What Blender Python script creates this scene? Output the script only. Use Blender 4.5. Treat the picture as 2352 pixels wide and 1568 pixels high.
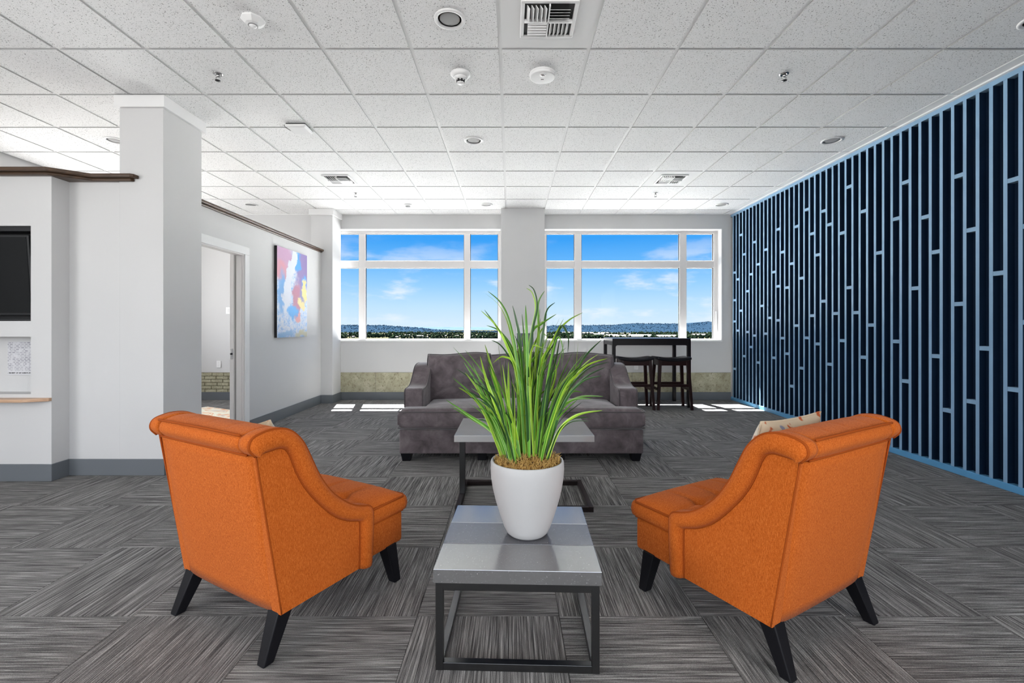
import bpy, bmesh, math, random
from mathutils import Vector, Matrix, noise
R = math.radians
for o in list(bpy.data.objects): bpy.data.objects.remove(o)
SC = bpy.context.scene
COL = SC.collection

# ------------------------------------------------------------------ camera, sky, sun, window and fill light, exposure
EYE = 1.22; F = 1046.0; CX = 1173.0; HY = 752.0
cam_d = bpy.data.cameras.new('camera'); cam = bpy.data.objects.new('camera', cam_d); COL.objects.link(cam)
cam.location = (0, 0, EYE); cam.rotation_euler = (R(90), 0, 0)
cam_d.sensor_width = 36; cam_d.lens = 36 * F / 2352
cam_d.shift_x = (1176 - CX) / 2352; cam_d.shift_y = -(784 - HY) / 2352
cam_d.clip_start = 0.05; cam_d.clip_end = 30000
SC.camera = cam
SC.view_settings.view_transform = 'Standard'; SC.view_settings.look = 'None'
SC.view_settings.gamma = 1.0; SC.view_settings.use_curve_mapping = False
SC.view_settings.exposure = 0.34

SUN_DIR = Vector((0.105, -0.44, -1.0)).normalized()
SUN_E = 68.0; SKY_E = .82
LEFT_W = 190.0; REAR_W = 130.0; RIGHT_W = 190.0; OFFICE_W = 50.0

def px(x, y, d):            # photograph pixel at depth d (metres along the view) -> world point
    return Vector(((x - CX) / F * d, d, EYE + (HY - y) / F * d))

class NT:                    # tiny node-tree helper
    def __init__(s, tree): s.t = tree; s.n = tree.nodes; s.n.clear()
    def add(s, typ, props=None, **ins):
        nd = s.n.new(typ)
        for k, v in (props or {}).items(): setattr(nd, k, v)
        for k, v in ins.items():
            key = int(k[1:]) if k[0] == '_' and k[1:].isdigit() else k.replace('_', ' ')
            sock = nd.inputs[key]
            if isinstance(v, bpy.types.NodeSocket): s.t.links.new(v, sock)
            else: sock.default_value = v
        return nd
    def math(s, op, a, b=0.0, c=None, clamp=False):
        nd = s.n.new('ShaderNodeMath'); nd.operation = op; nd.use_clamp = clamp
        for i, v in enumerate((a, b) if c is None else (a, b, c)):
            if isinstance(v, bpy.types.NodeSocket): s.t.links.new(v, nd.inputs[i])
            else: nd.inputs[i].default_value = v
        return nd.outputs[0]
    def ramp(s, fac, stops, interp='LINEAR'):
        nd = s.n.new('ShaderNodeValToRGB'); cr = nd.color_ramp; cr.interpolation = interp
        while len(cr.elements) < len(stops): cr.elements.new(0.5)
        for e, (p, c) in zip(cr.elements, stops):
            e.position = p; e.color = (c[0], c[1], c[2], 1) if not isinstance(c, (int, float)) else (c, c, c, 1)
        s.t.links.new(fac, nd.inputs[0]); return nd.outputs[0]
    def mix(s, fac, a, b, blend='MIX'):
        nd = s.n.new('ShaderNodeMix'); nd.data_type = 'RGBA'; nd.blend_type = blend
        for i, v in ((0, fac), (6, a), (7, b)):
            if isinstance(v, bpy.types.NodeSocket): s.t.links.new(v, nd.inputs[i])
            elif i == 0: nd.inputs[i].default_value = v
            else: nd.inputs[i].default_value = (v[0], v[1], v[2], 1)
        return nd.outputs[2]
    def mapr(s, v, a, b, c=0.0, d=1.0, smooth=True):
        nd = s.n.new('ShaderNodeMapRange'); nd.interpolation_type = 'SMOOTHSTEP' if smooth else 'LINEAR'
        s.t.links.new(v, nd.inputs[0])
        for i, q in zip((1, 2, 3, 4), (a, b, c, d)): nd.inputs[i].default_value = q
        return nd.outputs[0]

# world: a clear blue sky paling to the horizon, thin low clouds
world = bpy.data.worlds.new('sky'); SC.world = world; world.use_nodes = True
w = NT(world.node_tree)
tc = w.add('ShaderNodeTexCoord')
sep = w.add('ShaderNodeSeparateXYZ', _0=tc.outputs['Generated'])
skyc = w.ramp(sep.outputs[2], [(0.0, (.72, .86, 1.0)), (.045, (.56, .79, 1.0)), (.09, (.34, .65, 1.0)), (.135, (.16, .50, .98)), (.19, (.045, .36, .93)), (1.0, (.02, .2, .7))])
mp = w.add('ShaderNodeMapping', Vector=tc.outputs['Generated'], Scale=(1.0, 1.0, 3.4), Location=(.31, .0, .12))
n1 = w.add('ShaderNodeTexNoise', Vector=mp.outputs[0], Scale=5.2, Detail=7.0, Roughness=.55)
band = w.math('MULTIPLY', w.mapr(sep.outputs[2], .0, .03), w.mapr(sep.outputs[2], .22, .07))
cl = w.math('MULTIPLY', w.mapr(n1.outputs[0], .50, .66), band)
skyc = w.mix(w.math('MULTIPLY', cl, .85), skyc, (.98, .98, 1.0))
low = w.mapr(sep.outputs[2], 0.0, -.02)
skyc = w.mix(low, skyc, (.20, .24, .26))
bg = w.add('ShaderNodeBackground', Color=skyc, Strength=SKY_E)
wo = w.add('ShaderNodeOutputWorld', Surface=bg.outputs[0])

sd = bpy.data.lights.new('sun', 'SUN'); sd.energy = SUN_E; sd.angle = R(.5); sd.color = (1, .97, .93)
sun = bpy.data.objects.new('sun', sd); COL.objects.link(sun); sun.location = (0, 20, 40)
sun.rotation_euler = SUN_DIR.to_track_quat('-Z', 'Y').to_euler()

def area(name, loc, rot, sx, sy, watts, col=(1, .985, .96)):
    d = bpy.data.lights.new(name, 'AREA'); d.shape = 'RECTANGLE'; d.size = sx; d.size_y = sy; d.energy = watts; d.color = col
    o = bpy.data.objects.new(name, d); COL.objects.link(o); o.location = loc; o.rotation_euler = rot
    return o
# daylight by left-wall and office windows; unseen rear and right lamps added as fill
area('daylight_left', (-5.75, -1.5, 1.85), (R(90), 0, R(-90)), 4.4, 2.1, LEFT_W)
area('fill_rear', (-.7, -4.85, 1.75), (R(90), 0, 0), 8.0, 2.2, REAR_W)
area('fill_right', (3.95, -2.4, 1.75), (R(90), 0, R(90)), 3.6, 2.0, RIGHT_W)
area('daylight_office', (-5.75, 5.7, 1.75), (R(90), 0, R(-90)), 2.4, 1.6, OFFICE_W)

# ------------------------------------------------------------------ helpers
class MB:
    def __init__(s): s.v = []; s.f = []
    def add(s, v, f):
        b = len(s.v); s.v += [tuple(p) for p in v]; s.f += [tuple(b + i for i in q) for q in f]; return s
    def box(s, x0, x1, y0, y1, z0, z1):
        return s.add([(x0,y0,z0),(x1,y0,z0),(x1,y1,z0),(x0,y1,z0),(x0,y0,z1),(x1,y0,z1),(x1,y1,z1),(x0,y1,z1)],
                     [(3,2,1,0),(4,5,6,7),(0,1,5,4),(1,2,6,5),(2,3,7,6),(3,0,4,7)])
    def hexa(s, bot, top):   # two quads (lists of 4 points)
        return s.add(list(bot) + list(top), [(3,2,1,0),(4,5,6,7),(0,1,5,4),(1,2,6,5),(2,3,7,6),(3,0,4,7)])
    def prism(s, poly, a, b, axis='x'):   # polygon in the other two axes, extruded a..b
        def P(u, w_, t): return (t, u, w_) if axis == 'x' else ((u, t, w_) if axis == 'y' else (u, w_, t))
        n = len(poly)
        v = [P(u, w_, a) for u, w_ in poly] + [P(u, w_, b) for u, w_ in poly]
        f = [tuple(range(n)), tuple(range(2*n-1, n-1, -1))] + [(i, i+n, (i+1) % n + n, (i+1) % n) for i in range(n)]
        return s.add(v, f)
    def lathe(s, prof, seg=32, c=(0,0,0), flip=False, axis='z'):
        v = []; f = []; m = len(prof)
        for i in range(seg):
            a = 2*math.pi*i/seg
            for r, z in prof: v.append((c[0]+r*math.cos(a), c[1]+r*math.sin(a), c[2]+z))
        for i in range(seg):
            j = (i+1) % seg
            for k in range(m-1): f.append((i*m+k, j*m+k, j*m+k+1, i*m+k+1))
        if prof[0][0] > 1e-5: f.append(tuple(i*m for i in range(seg))[::-1])
        if prof[-1][0] > 1e-5: f.append(tuple(i*m+m-1 for i in range(seg)))
        return s.add(v, f)
    def tube(s, pts, r, seg=8, closed=False):
        pts = [Vector(p) for p in pts]; n = len(pts); v = []; f = []; up = None
        for i, p in enumerate(pts):
            a = pts[(i-1) % n] if (closed or i) else p; b = pts[(i+1) % n] if (closed or i < n-1) else p
            t = (b - a); t = t.normalized() if t.length > 1e-9 else Vector((0, 0, 1))
            if up is None: up = Vector((0, 0, 1)) if abs(t.z) < .9 else Vector((1, 0, 0))
            x = t.cross(up)
            if x.length < 1e-6: x = t.orthogonal()
            x.normalize(); up = x.cross(t).normalized()
            rr = r[i] if isinstance(r, (list, tuple)) else r
            for k in range(seg):
                q = 2*math.pi*k/seg; v.append(p + x*math.cos(q)*rr + up*math.sin(q)*rr)
        m = n if closed else n-1
        for i in range(m):
            j = (i+1) % n
            for k in range(seg): f.append((i*seg+k, i*seg+(k+1) % seg, j*seg+(k+1) % seg, j*seg+k))
        if not closed: f.append(tuple(range(seg))[::-1]); f.append(tuple((n-1)*seg+k for k in range(seg)))
        return s.add(v, f)
    def sweep(s, rings, cap=True, closed=False):   # list of equal-length closed rings of points
        n = len(rings); m = len(rings[0]); v = [p for r_ in rings for p in r_]; f = []
        for i in range(n if closed else n-1):
            j = (i+1) % n
            for k in range(m): f.append((i*m+k, i*m+(k+1) % m, j*m+(k+1) % m, j*m+k))
        if cap and not closed: f.append(tuple(range(m))[::-1]); f.append(tuple((n-1)*m+k for k in range(m)))
        return s.add(v, f)
    def mesh(s, name):
        me = bpy.data.meshes.new(name); me.from_pydata(s.v, [], s.f); me.update()
        bm = bmesh.new(); bm.from_mesh(me); bmesh.ops.recalc_face_normals(bm, faces=bm.faces); bm.to_mesh(me); bm.free()
        return me
    def build(s, name, mat, parent=None, smooth=False, bevel=0, seg=2, sub=0, loc=None):
        me = s.mesh(name)
        if mat: me.materials.append(mat)
        if smooth:
            for p in me.polygons: p.use_smooth = True
        o = bpy.data.objects.new(name, me); COL.objects.link(o); o.parent = parent
        if loc: o.location = loc
        if bevel:
            b = o.modifiers.new('bevel', 'BEVEL'); b.width = bevel; b.segments = seg; b.limit_method = 'ANGLE'; b.angle_limit = R(35)
            b.harden_normals = False
        if sub:
            q = o.modifiers.new('sub', 'SUBSURF'); q.levels = sub; q.render_levels = sub
        return o

def tag(o, label, cat=None, group=None, kind=None):
    o['label'] = label
    if cat: o['category'] = cat
    if group: o['group'] = group
    if kind: o['kind'] = kind
    return o
def struct(o, label, cat): return tag(o, label, cat, None, 'structure')
def empty(name, loc=(0,0,0), rz=0):
    o = bpy.data.objects.new(name, None); COL.objects.link(o); o.location = loc; o.rotation_euler = (0,0,rz); o.empty_display_size = .1
    return o
def copy_tree(o, parent=None):
    c = o.copy(); COL.objects.link(c); c.parent = parent
    for ch in o.children: copy_tree(ch, c)
    return c
def inst(me, name, parent, loc, rz=0):
    o = bpy.data.objects.new(name, me); COL.objects.link(o); o.parent = parent; o.location = loc; o.rotation_euler = (0,0,rz); return o
def catmull(pts, n=6, closed=False):
    P = [Vector(p) for p in pts]; out = []; m = len(P)
    for i in range(m if closed else m-1):
        p0 = P[(i-1) % m] if (closed or i) else P[0]; p1 = P[i]; p2 = P[(i+1) % m]; p3 = P[(i+2) % m] if (closed or i+2 < m) else P[-1]
        for k in range(n):
            t = k/n
            out.append(.5*((2*p1)+(-p0+p2)*t+(2*p0-5*p1+4*p2-p3)*t*t+(-p0+3*p1-3*p2+p3)*t*t*t))
    if not closed: out.append(P[-1])
    return out
def lin(c): return tuple((v/255/12.92 if v/255 <= .04045 else ((v/255+.055)/1.055)**2.4) for v in c)

# ------------------------------------------------------------------ materials
def mat(name, col=(.5,.5,.5), rough=.6, metal=0.0, fn=None, spec=.5, **kw):
    m = bpy.data.materials.new(name); m.use_nodes = True
    t = NT(m.node_tree)
    b = t.add('ShaderNodeBsdfPrincipled'); o = t.add('ShaderNodeOutputMaterial', Surface=b.outputs[0])
    b.inputs['Base Color'].default_value = (*col, 1); b.inputs['Roughness'].default_value = rough
    b.inputs['Metallic'].default_value = metal; b.inputs['Specular IOR Level'].default_value = spec
    for k, v in kw.items(): b.inputs[k.replace('_', ' ')].default_value = v
    if fn: fn(t, b)
    return m
def obj_co(t): return t.add('ShaderNodeTexCoord').outputs['Object']
def bump(t, b, h, strength=.3, dist=.002):
    n = t.add('ShaderNodeBump', Height=h, Strength=strength, Distance=dist); t.t.links.new(n.outputs[0], b.inputs['Normal'])
def setc(t, b, c): t.t.links.new(c, b.inputs['Base Color'])

def paint(name, col, rough=.75, s=220):
    def fn(t, b):
        co = obj_co(t); n = t.add('ShaderNodeTexNoise', Vector=co, Scale=s, Detail=3.0)
        n2 = t.add('ShaderNodeTexNoise', Vector=co, Scale=1.7, Detail=2.0)
        setc(t, b, t.mix(n2.outputs[0], tuple(c*.97 for c in col), tuple(min(1, c*1.03) for c in col)))
        bump(t, b, n.outputs[0], .12, .001)
    return mat(name, col, rough, fn=fn, spec=.3)
M = {}
M['wall'] = paint('wall_paint', (.60, .60, .602))
M['trim'] = paint('trim_paint', (.78, .78, .78), .45)
M['base'] = paint('baseboard_grey', lin((104, 109, 114)), .45)
M['ceil_plain'] = paint('ceiling_white', (.82, .82, .82))
M['grid'] = mat('grid_white_metal', (.80, .80, .80), .5)
M['white_plastic'] = mat('white_plastic', (.82, .82, .82), .4)
M['grey_lens'] = mat('grey_lens', (.26, .26, .265), .6, spec=.25)
M['dark_metal'] = mat('dark_metal', (.03, .03, .032), .4, .6)
M['chrome'] = mat('chrome', (.55, .55, .55), .25, 1.0)
M['louver_dark'] = mat('duct_dark', (.02, .02, .02), .8)
M['frame_white'] = paint('window_frame_white', (.72, .70, .69), .4)

def tile_fn(t, b):
    co = obj_co(t); oi = t.add('ShaderNodeObjectInfo')
    off = t.add('ShaderNodeVectorMath', {'operation': 'SCALE'}, _0=(7.3, 3.1, 1.7)); t.t.links.new(oi.outputs['Random'], off.inputs['Scale'])
    v = t.add('ShaderNodeVectorMath', {'operation': 'ADD'}, _0=co, _1=off.outputs[0]).outputs[0]
    vo = t.add('ShaderNodeTexVoronoi', Vector=v, Scale=72.0, Randomness=1.0)
    vo2 = t.add('ShaderNodeTexVoronoi', Vector=v, Scale=150.0, Randomness=1.0)
    ns = t.add('ShaderNodeTexNoise', Vector=v, Scale=95.0, Detail=2.0)
    big = t.math('MULTIPLY', t.mapr(vo.outputs['Distance'], .32, .18), t.mapr(ns.outputs[0], .48, .56))
    sm = t.math('MULTIPLY', t.mapr(vo2.outputs['Distance'], .36, .2), t.mapr(ns.outputs[0], .58, .48))
    hole = t.math('MAXIMUM', big, t.math('MULTIPLY', sm, .55))
    setc(t, b, t.mix(hole, (.90, .90, .90), (.22, .22, .22)))
    bump(t, b, t.math('SUBTRACT', t.math('MULTIPLY', ns.outputs[0], .3), hole), .35, .002)
M['tile_edge'] = mat('shaded_tile_edge', (.50, .50, .50), .95)  # greyed to paint the groove shade onto the tile sides
M['tile'] = mat('mineral_fibre_tile', (.8, .8, .8), .9, fn=tile_fn, spec=.2)

def carpet_fn(t, b):
    co = obj_co(t); oi = t.add('ShaderNodeObjectInfo')
    off = t.add('ShaderNodeVectorMath', {'operation': 'SCALE'}, _0=(31.7, 17.3, 5.0)); t.t.links.new(oi.outputs['Random'], off.inputs['Scale'])
    v = t.add('ShaderNodeVectorMath', {'operation': 'ADD'}, _0=co, _1=off.outputs[0]).outputs[0]
    # ribs run along local y
    m1 = t.add('ShaderNodeMapping', Vector=v, Scale=(230.0, 4.0, 1.0)); a = t.add('ShaderNodeTexNoise', Vector=m1.outputs[0], Scale=1.0, Detail=3.0, Roughness=.65)
    m2 = t.add('ShaderNodeMapping', Vector=v, Scale=(60.0, 2.0, 1.0)); c = t.add('ShaderNodeTexNoise', Vector=m2.outputs[0], Scale=1.0, Detail=2.0)
    m3 = t.add('ShaderNodeMapping', Vector=v, Scale=(1.0, 1.0, 1.0)); d = t.add('ShaderNodeTexNoise', Vector=m3.outputs[0], Scale=420.0, Detail=2.0)
    f = t.math('ADD', t.math('MULTIPLY', a.outputs[0], .66), t.math('ADD', t.math('MULTIPLY', c.outputs[0], .14), t.math('MULTIPLY', d.outputs[0], .22)))
    colr = t.ramp(f, [(.36, (.036, .035, .035)), (.45, (.095, .093, .092)), (.53, (.19, .186, .182)), (.62, (.38, .374, .362)), (.72, (.56, .55, .53))])
    setc(t, b, colr)
    w_ = t.add('ShaderNodeTexWave', {'wave_type': 'BANDS', 'bands_direction': 'X'}, Vector=v, Scale=62.0, Distortion=.6, Detail=1.0)
    bump(t, b, t.math('ADD', t.math('MULTIPLY', w_.outputs[0], .5), f), .6, .003)
M['carpet'] = mat('ribbed_carpet', (.1, .1, .1), .95, fn=carpet_fn, spec=.1)

def orange_fn(t, b):
    co = obj_co(t)
    m1 = t.add('ShaderNodeMapping', Vector=co, Scale=(520.0, 520.0, 85.0)); a = t.add('ShaderNodeTexNoise', Vector=m1.outputs[0], Scale=1.0, Detail=2.0)
    m2 = t.add('ShaderNodeMapping', Vector=co, Scale=(190.0, 190.0, 560.0)); c = t.add('ShaderNodeTexNoise', Vector=m2.outputs[0], Scale=1.0, Detail=2.0)
    big = t.add('ShaderNodeTexNoise', Vector=co, Scale=6.0, Detail=2.0)
    f = t.math('ADD', t.math('MULTIPLY', a.outputs[0], .55), t.math('MULTIPLY', c.outputs[0], .45))
    c0 = t.ramp(f, [(.30, (.26, .045, .003)), (.5, (.49, .108, .011)), (.70, (.66, .19, .038))])
    setc(t, b, t.mix(t.math('MULTIPLY', big.outputs[0], .3), c0, (.44, .085, .008)))
    bump(t, b, f, .55, .0018)
M['orange'] = mat('orange_woven_fabric', (.5, .12, .02), .9, fn=orange_fn, spec=.15, Sheen_Weight=.04, Sheen_Roughness=.5)
M['orange_pipe'] = mat('crease_shaded_piping', (.30, .058, .006), .85, spec=.15)  # piping darkened to paint in the crease shade

def sofa_fn(t, b):
    co = obj_co(t)
    n = t.add('ShaderNodeTexNoise', Vector=co, Scale=7.0, Detail=5.0, Roughness=.62, Distortion=.4)
    n2 = t.add('ShaderNodeTexNoise', Vector=co, Scale=420.0, Detail=2.0)
    c0 = t.ramp(n.outputs[0], [(.32, (.064, .051, .056)), (.52, (.118, .098, .105)), (.70, (.19, .162, .17))])
    setc(t, b, t.mix(t.math('MULTIPLY', n2.outputs[0], .35), c0, (.07, .058, .062)))
    bump(t, b, n2.outputs[0], .3, .0015)
M['sofa'] = mat('taupe_velvet', (.07, .06, .065), .85, fn=sofa_fn, spec=.2, Sheen_Weight=.45, Sheen_Roughness=.35)
M['sofa_pipe'] = mat('taupe_piping', (.055, .046, .05), .8, spec=.2, Sheen_Weight=.4)

def stone(name, c0, c1, rough, ior=2.6):
    def fn(t, b):
        co = obj_co(t)
        n = t.add('ShaderNodeTexNoise', Vector=co, Scale=5.0, Detail=2.0); s_ = t.add('ShaderNodeTexNoise', Vector=co, Scale=260.0, Detail=1.0)
        sp = t.mapr(s_.outputs[0], .70, .76)
        setc(t, b, t.mix(t.math('MULTIPLY', sp, .5), t.mix(n.outputs[0], c0, c1), (.5, .5, .5)))
        
    return mat(name, c0, rough, fn=fn, IOR=ior)
M['stone'] = stone('grey_stone_top', (.085, .085, .086), (.115, .115, .116), .19, 3.6)
M['stone_dark'] = stone('slate_stone_top', (.05, .05, .06), (.07, .07, .083), .25, 2.2)
M['stone_gloss'] = stone('glossy_concrete_top', (.36, .365, .365), (.44, .445, .445), .08, 2.4)
M['black_metal'] = mat('black_metal', (.004, .004, .0045), .3, .0, IOR=1.9)
M['bronze_metal'] = mat('dark_bronze_metal', (.03, .022, .022), .3, .6)
M['black_wood'] = mat('black_lacquered_wood', (.006, .006, .008), .32, spec=.25)
M['espresso'] = mat('espresso_wood', (.022, .008, .008), .3, spec=.14)
M['espresso_black'] = mat('espresso_black_wood', (.010, .008, .010), .3, spec=.14)
M['leather'] = mat('black_leather', (.010, .010, .013), .33, spec=.14)

def pot_fn(t, b):
    co = obj_co(t); n = t.add('ShaderNodeTexNoise', Vector=co, Scale=5.0, Detail=4.0); n2 = t.add('ShaderNodeTexNoise', Vector=co, Scale=140.0, Detail=2.0)
    sp = t.mapr(n2.outputs[0], .74, .80)
    setc(t, b, t.mix(t.math('MULTIPLY', sp, .5), t.mix(n.outputs[0], (.43, .43, .432), (.48, .48, .48)), (.18, .18, .18)))
    bump(t, b, n2.outputs[0], .08, .001)
M['pot'] = mat('matte_white_ceramic', (.6, .6, .6), .55, fn=pot_fn)
def moss_fn(t, b):
    co = obj_co(t); n = t.add('ShaderNodeTexNoise', Vector=co, Scale=70.0, Detail=4.0)
    setc(t, b, t.ramp(n.outputs[0], [(.3, (.05, .022, .004)), (.5, (.24, .115, .022)), (.68, (.44, .26, .07))]))
    bump(t, b, n.outputs[0], .8, .004)
M['moss'] = mat('dry_moss', (.15, .08, .02), .95, fn=moss_fn)
M['moss_fibre'] = mat('moss_fibre', (.40, .25, .075), .9)
def leaf(name, dark, mid, light):
    def fn(t, b):
        uv = t.add('ShaderNodeTexCoord').outputs['UV']; s_ = t.add('ShaderNodeSeparateXYZ', _0=uv)
        oi = t.add('ShaderNodeObjectInfo')
        across = t.ramp(s_.outputs[0], [(.0, light), (.16, mid), (.42, mid), (.5, dark), (.6, mid), (.86, mid), (1.0, light)])
        along = t.mix(t.mapr(s_.outputs[1], .45, 1.0), across, tuple(c*.55 for c in mid))
        hs = t.add('ShaderNodeHueSaturation', Color=along, Value=t.math('ADD', .7, t.math('MULTIPLY', oi.outputs['Random'], .6)))
        setc(t, b, hs.outputs[0])
    return mat(name, mid, .38, fn=fn, Transmission_Weight=0.0, Subsurface_Weight=0.0)
M['leaf_mid'] = leaf('grass_leaf_green', (.035, .13, .012), (.10, .30, .02), (.42, .60, .14))
M['leaf_light'] = leaf('grass_leaf_lime', (.12, .30, .01), (.30, .52, .03), (.62, .78, .22))
M['leaf_dark'] = leaf('grass_leaf_dark', (.008, .035, .008), (.022, .085, .016), (.16, .28, .09))

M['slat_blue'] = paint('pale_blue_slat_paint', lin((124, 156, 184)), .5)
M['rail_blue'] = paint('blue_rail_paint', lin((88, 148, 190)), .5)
M['navy'] = paint('navy_paint_and_slat_shade', lin((6, 30, 54)), .55)

def concrete_fn(t, b):
    co = obj_co(t); n = t.add('ShaderNodeTexNoise', Vector=co, Scale=6.0, Detail=6.0, Roughness=.65); n2 = t.add('ShaderNodeTexNoise', Vector=co, Scale=34.0, Detail=6.0, Roughness=.75, Distortion=.8)
    c0 = t.ramp(n.outputs[0], [(.3, (.30, .28, .19)), (.55, (.44, .42, .30)), (.75, (.56, .54, .42))])
    setc(t, b, t.mix(t.mapr(n2.outputs[0], .52, .66), c0, (.17, .15, .09)))
    bump(t, b, n2.outputs[0], .7, .006)
M['concrete'] = mat('raw_concrete', (.4, .38, .28), .9, fn=concrete_fn)
M['brick'] = mat('painted_old_brick', (.42, .39, .28), .9, fn=concrete_fn)
M['mortar'] = mat('mortar', (.20, .18, .12), .95)
def wood_fn(t, b):
    co = obj_co(t); m1 = t.add('ShaderNodeMapping', Vector=co, Scale=(3.0, 40.0, 40.0)); n = t.add('ShaderNodeTexNoise', Vector=m1.outputs[0], Scale=1.0, Detail=4.0)
    setc(t, b, t.ramp(n.outputs[0], [(.3, (.035, .017, .008)), (.7, (.085, .045, .022))]))
M['cap_wood'] = mat('dark_walnut_cap', (.06, .03, .015), .38, fn=wood_fn)
def wood2_fn(t, b):
    co = obj_co(t); m1 = t.add('ShaderNodeMapping', Vector=co, Scale=(3.0, 40.0, 40.0)); n = t.add('ShaderNodeTexNoise', Vector=m1.outputs[0], Scale=1.0, Detail=4.0)
    setc(t, b, t.ramp(n.outputs[0], [(.3, (.42, .25, .15)), (.7, (.58, .38, .25))]))
M['light_wood'] = mat('tan_wood_edge', (.5, .32, .2), .4, fn=wood2_fn)
M['screen'] = mat('television_screen', (.010, .011, .012), .35, spec=.12)
M['bezel'] = mat('television_bezel', (.02, .021, .023), .4, spec=.25)

gm = bpy.data.materials.new('window_glass'); gm.use_nodes = True; t = NT(gm.node_tree)
tr = t.add('ShaderNodeBsdfTransparent', Color=(.97, .985, .99, 1)); gl = t.add('ShaderNodeBsdfGlossy', Roughness=.02)
mx = t.add('ShaderNodeMixShader', _0=.001, _1=tr.outputs[0], _2=gl.outputs[0])
t.add('ShaderNodeOutputMaterial', Surface=mx.outputs[0]); M['glass'] = gm

# ------------------------------------------------------------------ room dimensions
ZC = EYE + 1.913                 # ceiling
XR = 3.72; XL = -5.60; YF = 7.70; YB = -4.7
YL0, XL0, PT = 3.13, -.0726, .61 # ceiling grid origin and pitch

# floor slab and carpet tiles ------------------------------------------------
fl = MB().box(XL-.2, XR+.2, YB-.2, YF+.25, -.12, -.008).build('floor', M['carpet']); struct(fl, 'dark grey ribbed carpet floor laid in quarter-turned squares', 'floor')
CP = .6; CX0, CY0 = -.995, 1.926
g = .0012
cm = MB().box(-CP/2+g, CP/2-g, -CP/2+g, CP/2-g, -.008, 0).mesh('carpet_tile'); cm.materials.append(M['carpet'])
for ix in range(-8, 8):
    for iy in range(-3, 10):
        x0 = CX0+ix*CP; y0 = CY0+iy*CP
        if x0 > XR or x0+CP < XL or y0 > YF: continue
        xa, xb, ya, yb = max(x0, XL), min(x0+CP, XR+.05), y0, min(y0+CP, YF)
        turn = 0 if (ix+iy) % 2 == 0 else 1
        if xb-xa > CP-.01 and yb-ya > CP-.01: inst(cm, 'carpet_tile', fl, (x0+CP/2, y0+CP/2, 0), R(90)*turn + (R(180) if random.Random(ix*31+iy).random() > .5 else 0))
        else:
            cx, cy = (xa+xb)/2, (ya+yb)/2; hx, hy = (xb-xa)/2-g, (yb-ya)/2-g
            if turn: hx, hy = hy, hx
            if hx <= .005 or hy <= .005: continue
            me = MB().box(-hx, hx, -hy, hy, -.008, 0).mesh('carpet_tile'); me.materials.append(M['carpet']); inst(me, 'carpet_tile', fl, (cx, cy, 0), R(90)*turn)

# ceiling --------------------------------------------------------------------
ce = MB().box(XL-.2, XR+.2, YB-.2, YF+.25, ZC+.03, ZC+.15).build('ceiling', M['ceil_plain']); struct(ce, 'white suspended ceiling of speckled square tiles in a metal grid', 'ceiling')
MB().box(XL, XR, YB, 1.30, ZC, ZC+.029).build('plain_panel', M['ceil_plain'], ce)
vents = [(.2324, 2.825), (-2.2076, 5.875), (2.0624, 5.875)]
xs = [XL] + [XL0+PT*k for k in range(-9, 7)] + [XR+.06]
ys = [YL0+PT*j for j in range(-3, 8)] + [YF]
tm = None
for i in range(len(xs)-1):
    for j in range(len(ys)-1):
        xa, xb, ya, yb = xs[i]+.006, xs[i+1]-.006, ys[j]+.006, ys[j+1]-.006
        if xb-xa < .03: continue
        cx, cy = (xa+xb)/2, (ya+yb)/2
        plain = any(abs(cx-a) < .1 and abs(cy-b) < .1 for a, b in vents)
        full = abs(xb-xa-PT+.012) < .004 and abs(yb-ya-PT+.012) < .004
        if full and not plain:
            if tm is None:
                h = (PT-.026)/2; q = (PT-.004)/2
                tm = MB().box(-h, h, -h, h, 0, .0072).box(-q, q, -q, q, .0105, .026).mesh('ceiling_tile'); tm.materials.append(M['tile']); tm.materials.append(M['tile_edge'])
                for p_ in tm.polygons:
                    if abs(p_.normal.z) < .5: p_.material_index = 1
            inst(tm, 'ceiling_tile', ce, (cx, cy, ZC), 0)
        else:
            o = MB().box(-(xb-xa)/2+.007, (xb-xa)/2-.007, -(yb-ya)/2+.007, (yb-ya)/2-.007, .0, .0072).build('ceiling_tile', M['ceil_plain'] if (plain or xa > 3.55) else M['tile'], ce, loc=(cx, cy, ZC))
for x in xs[1:-1]: MB().box(x-.016, x+.016, 1.30, YF, ZC+.0075, ZC+.0103).build('ceiling_runner', M['grid'], ce)
for y in ys[1:-1]:
    for i in range(len(xs)-1):
        MB().box(xs[i]+.012, xs[i+1]-.012, y-.016, y+.016, ZC+.0073, ZC+.010).build('cross_tee', M['grid'], ce)
MB().box(XR-.03, XR+.06, 1.3, YF, ZC-.012, ZC+.002).build('wall_angle', M['trim'], ce)
MB().box(XL, XR, YF-.02, YF, ZC-.008, ZC+.002).build('wall_angle', M['grid'], ce)

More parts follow.
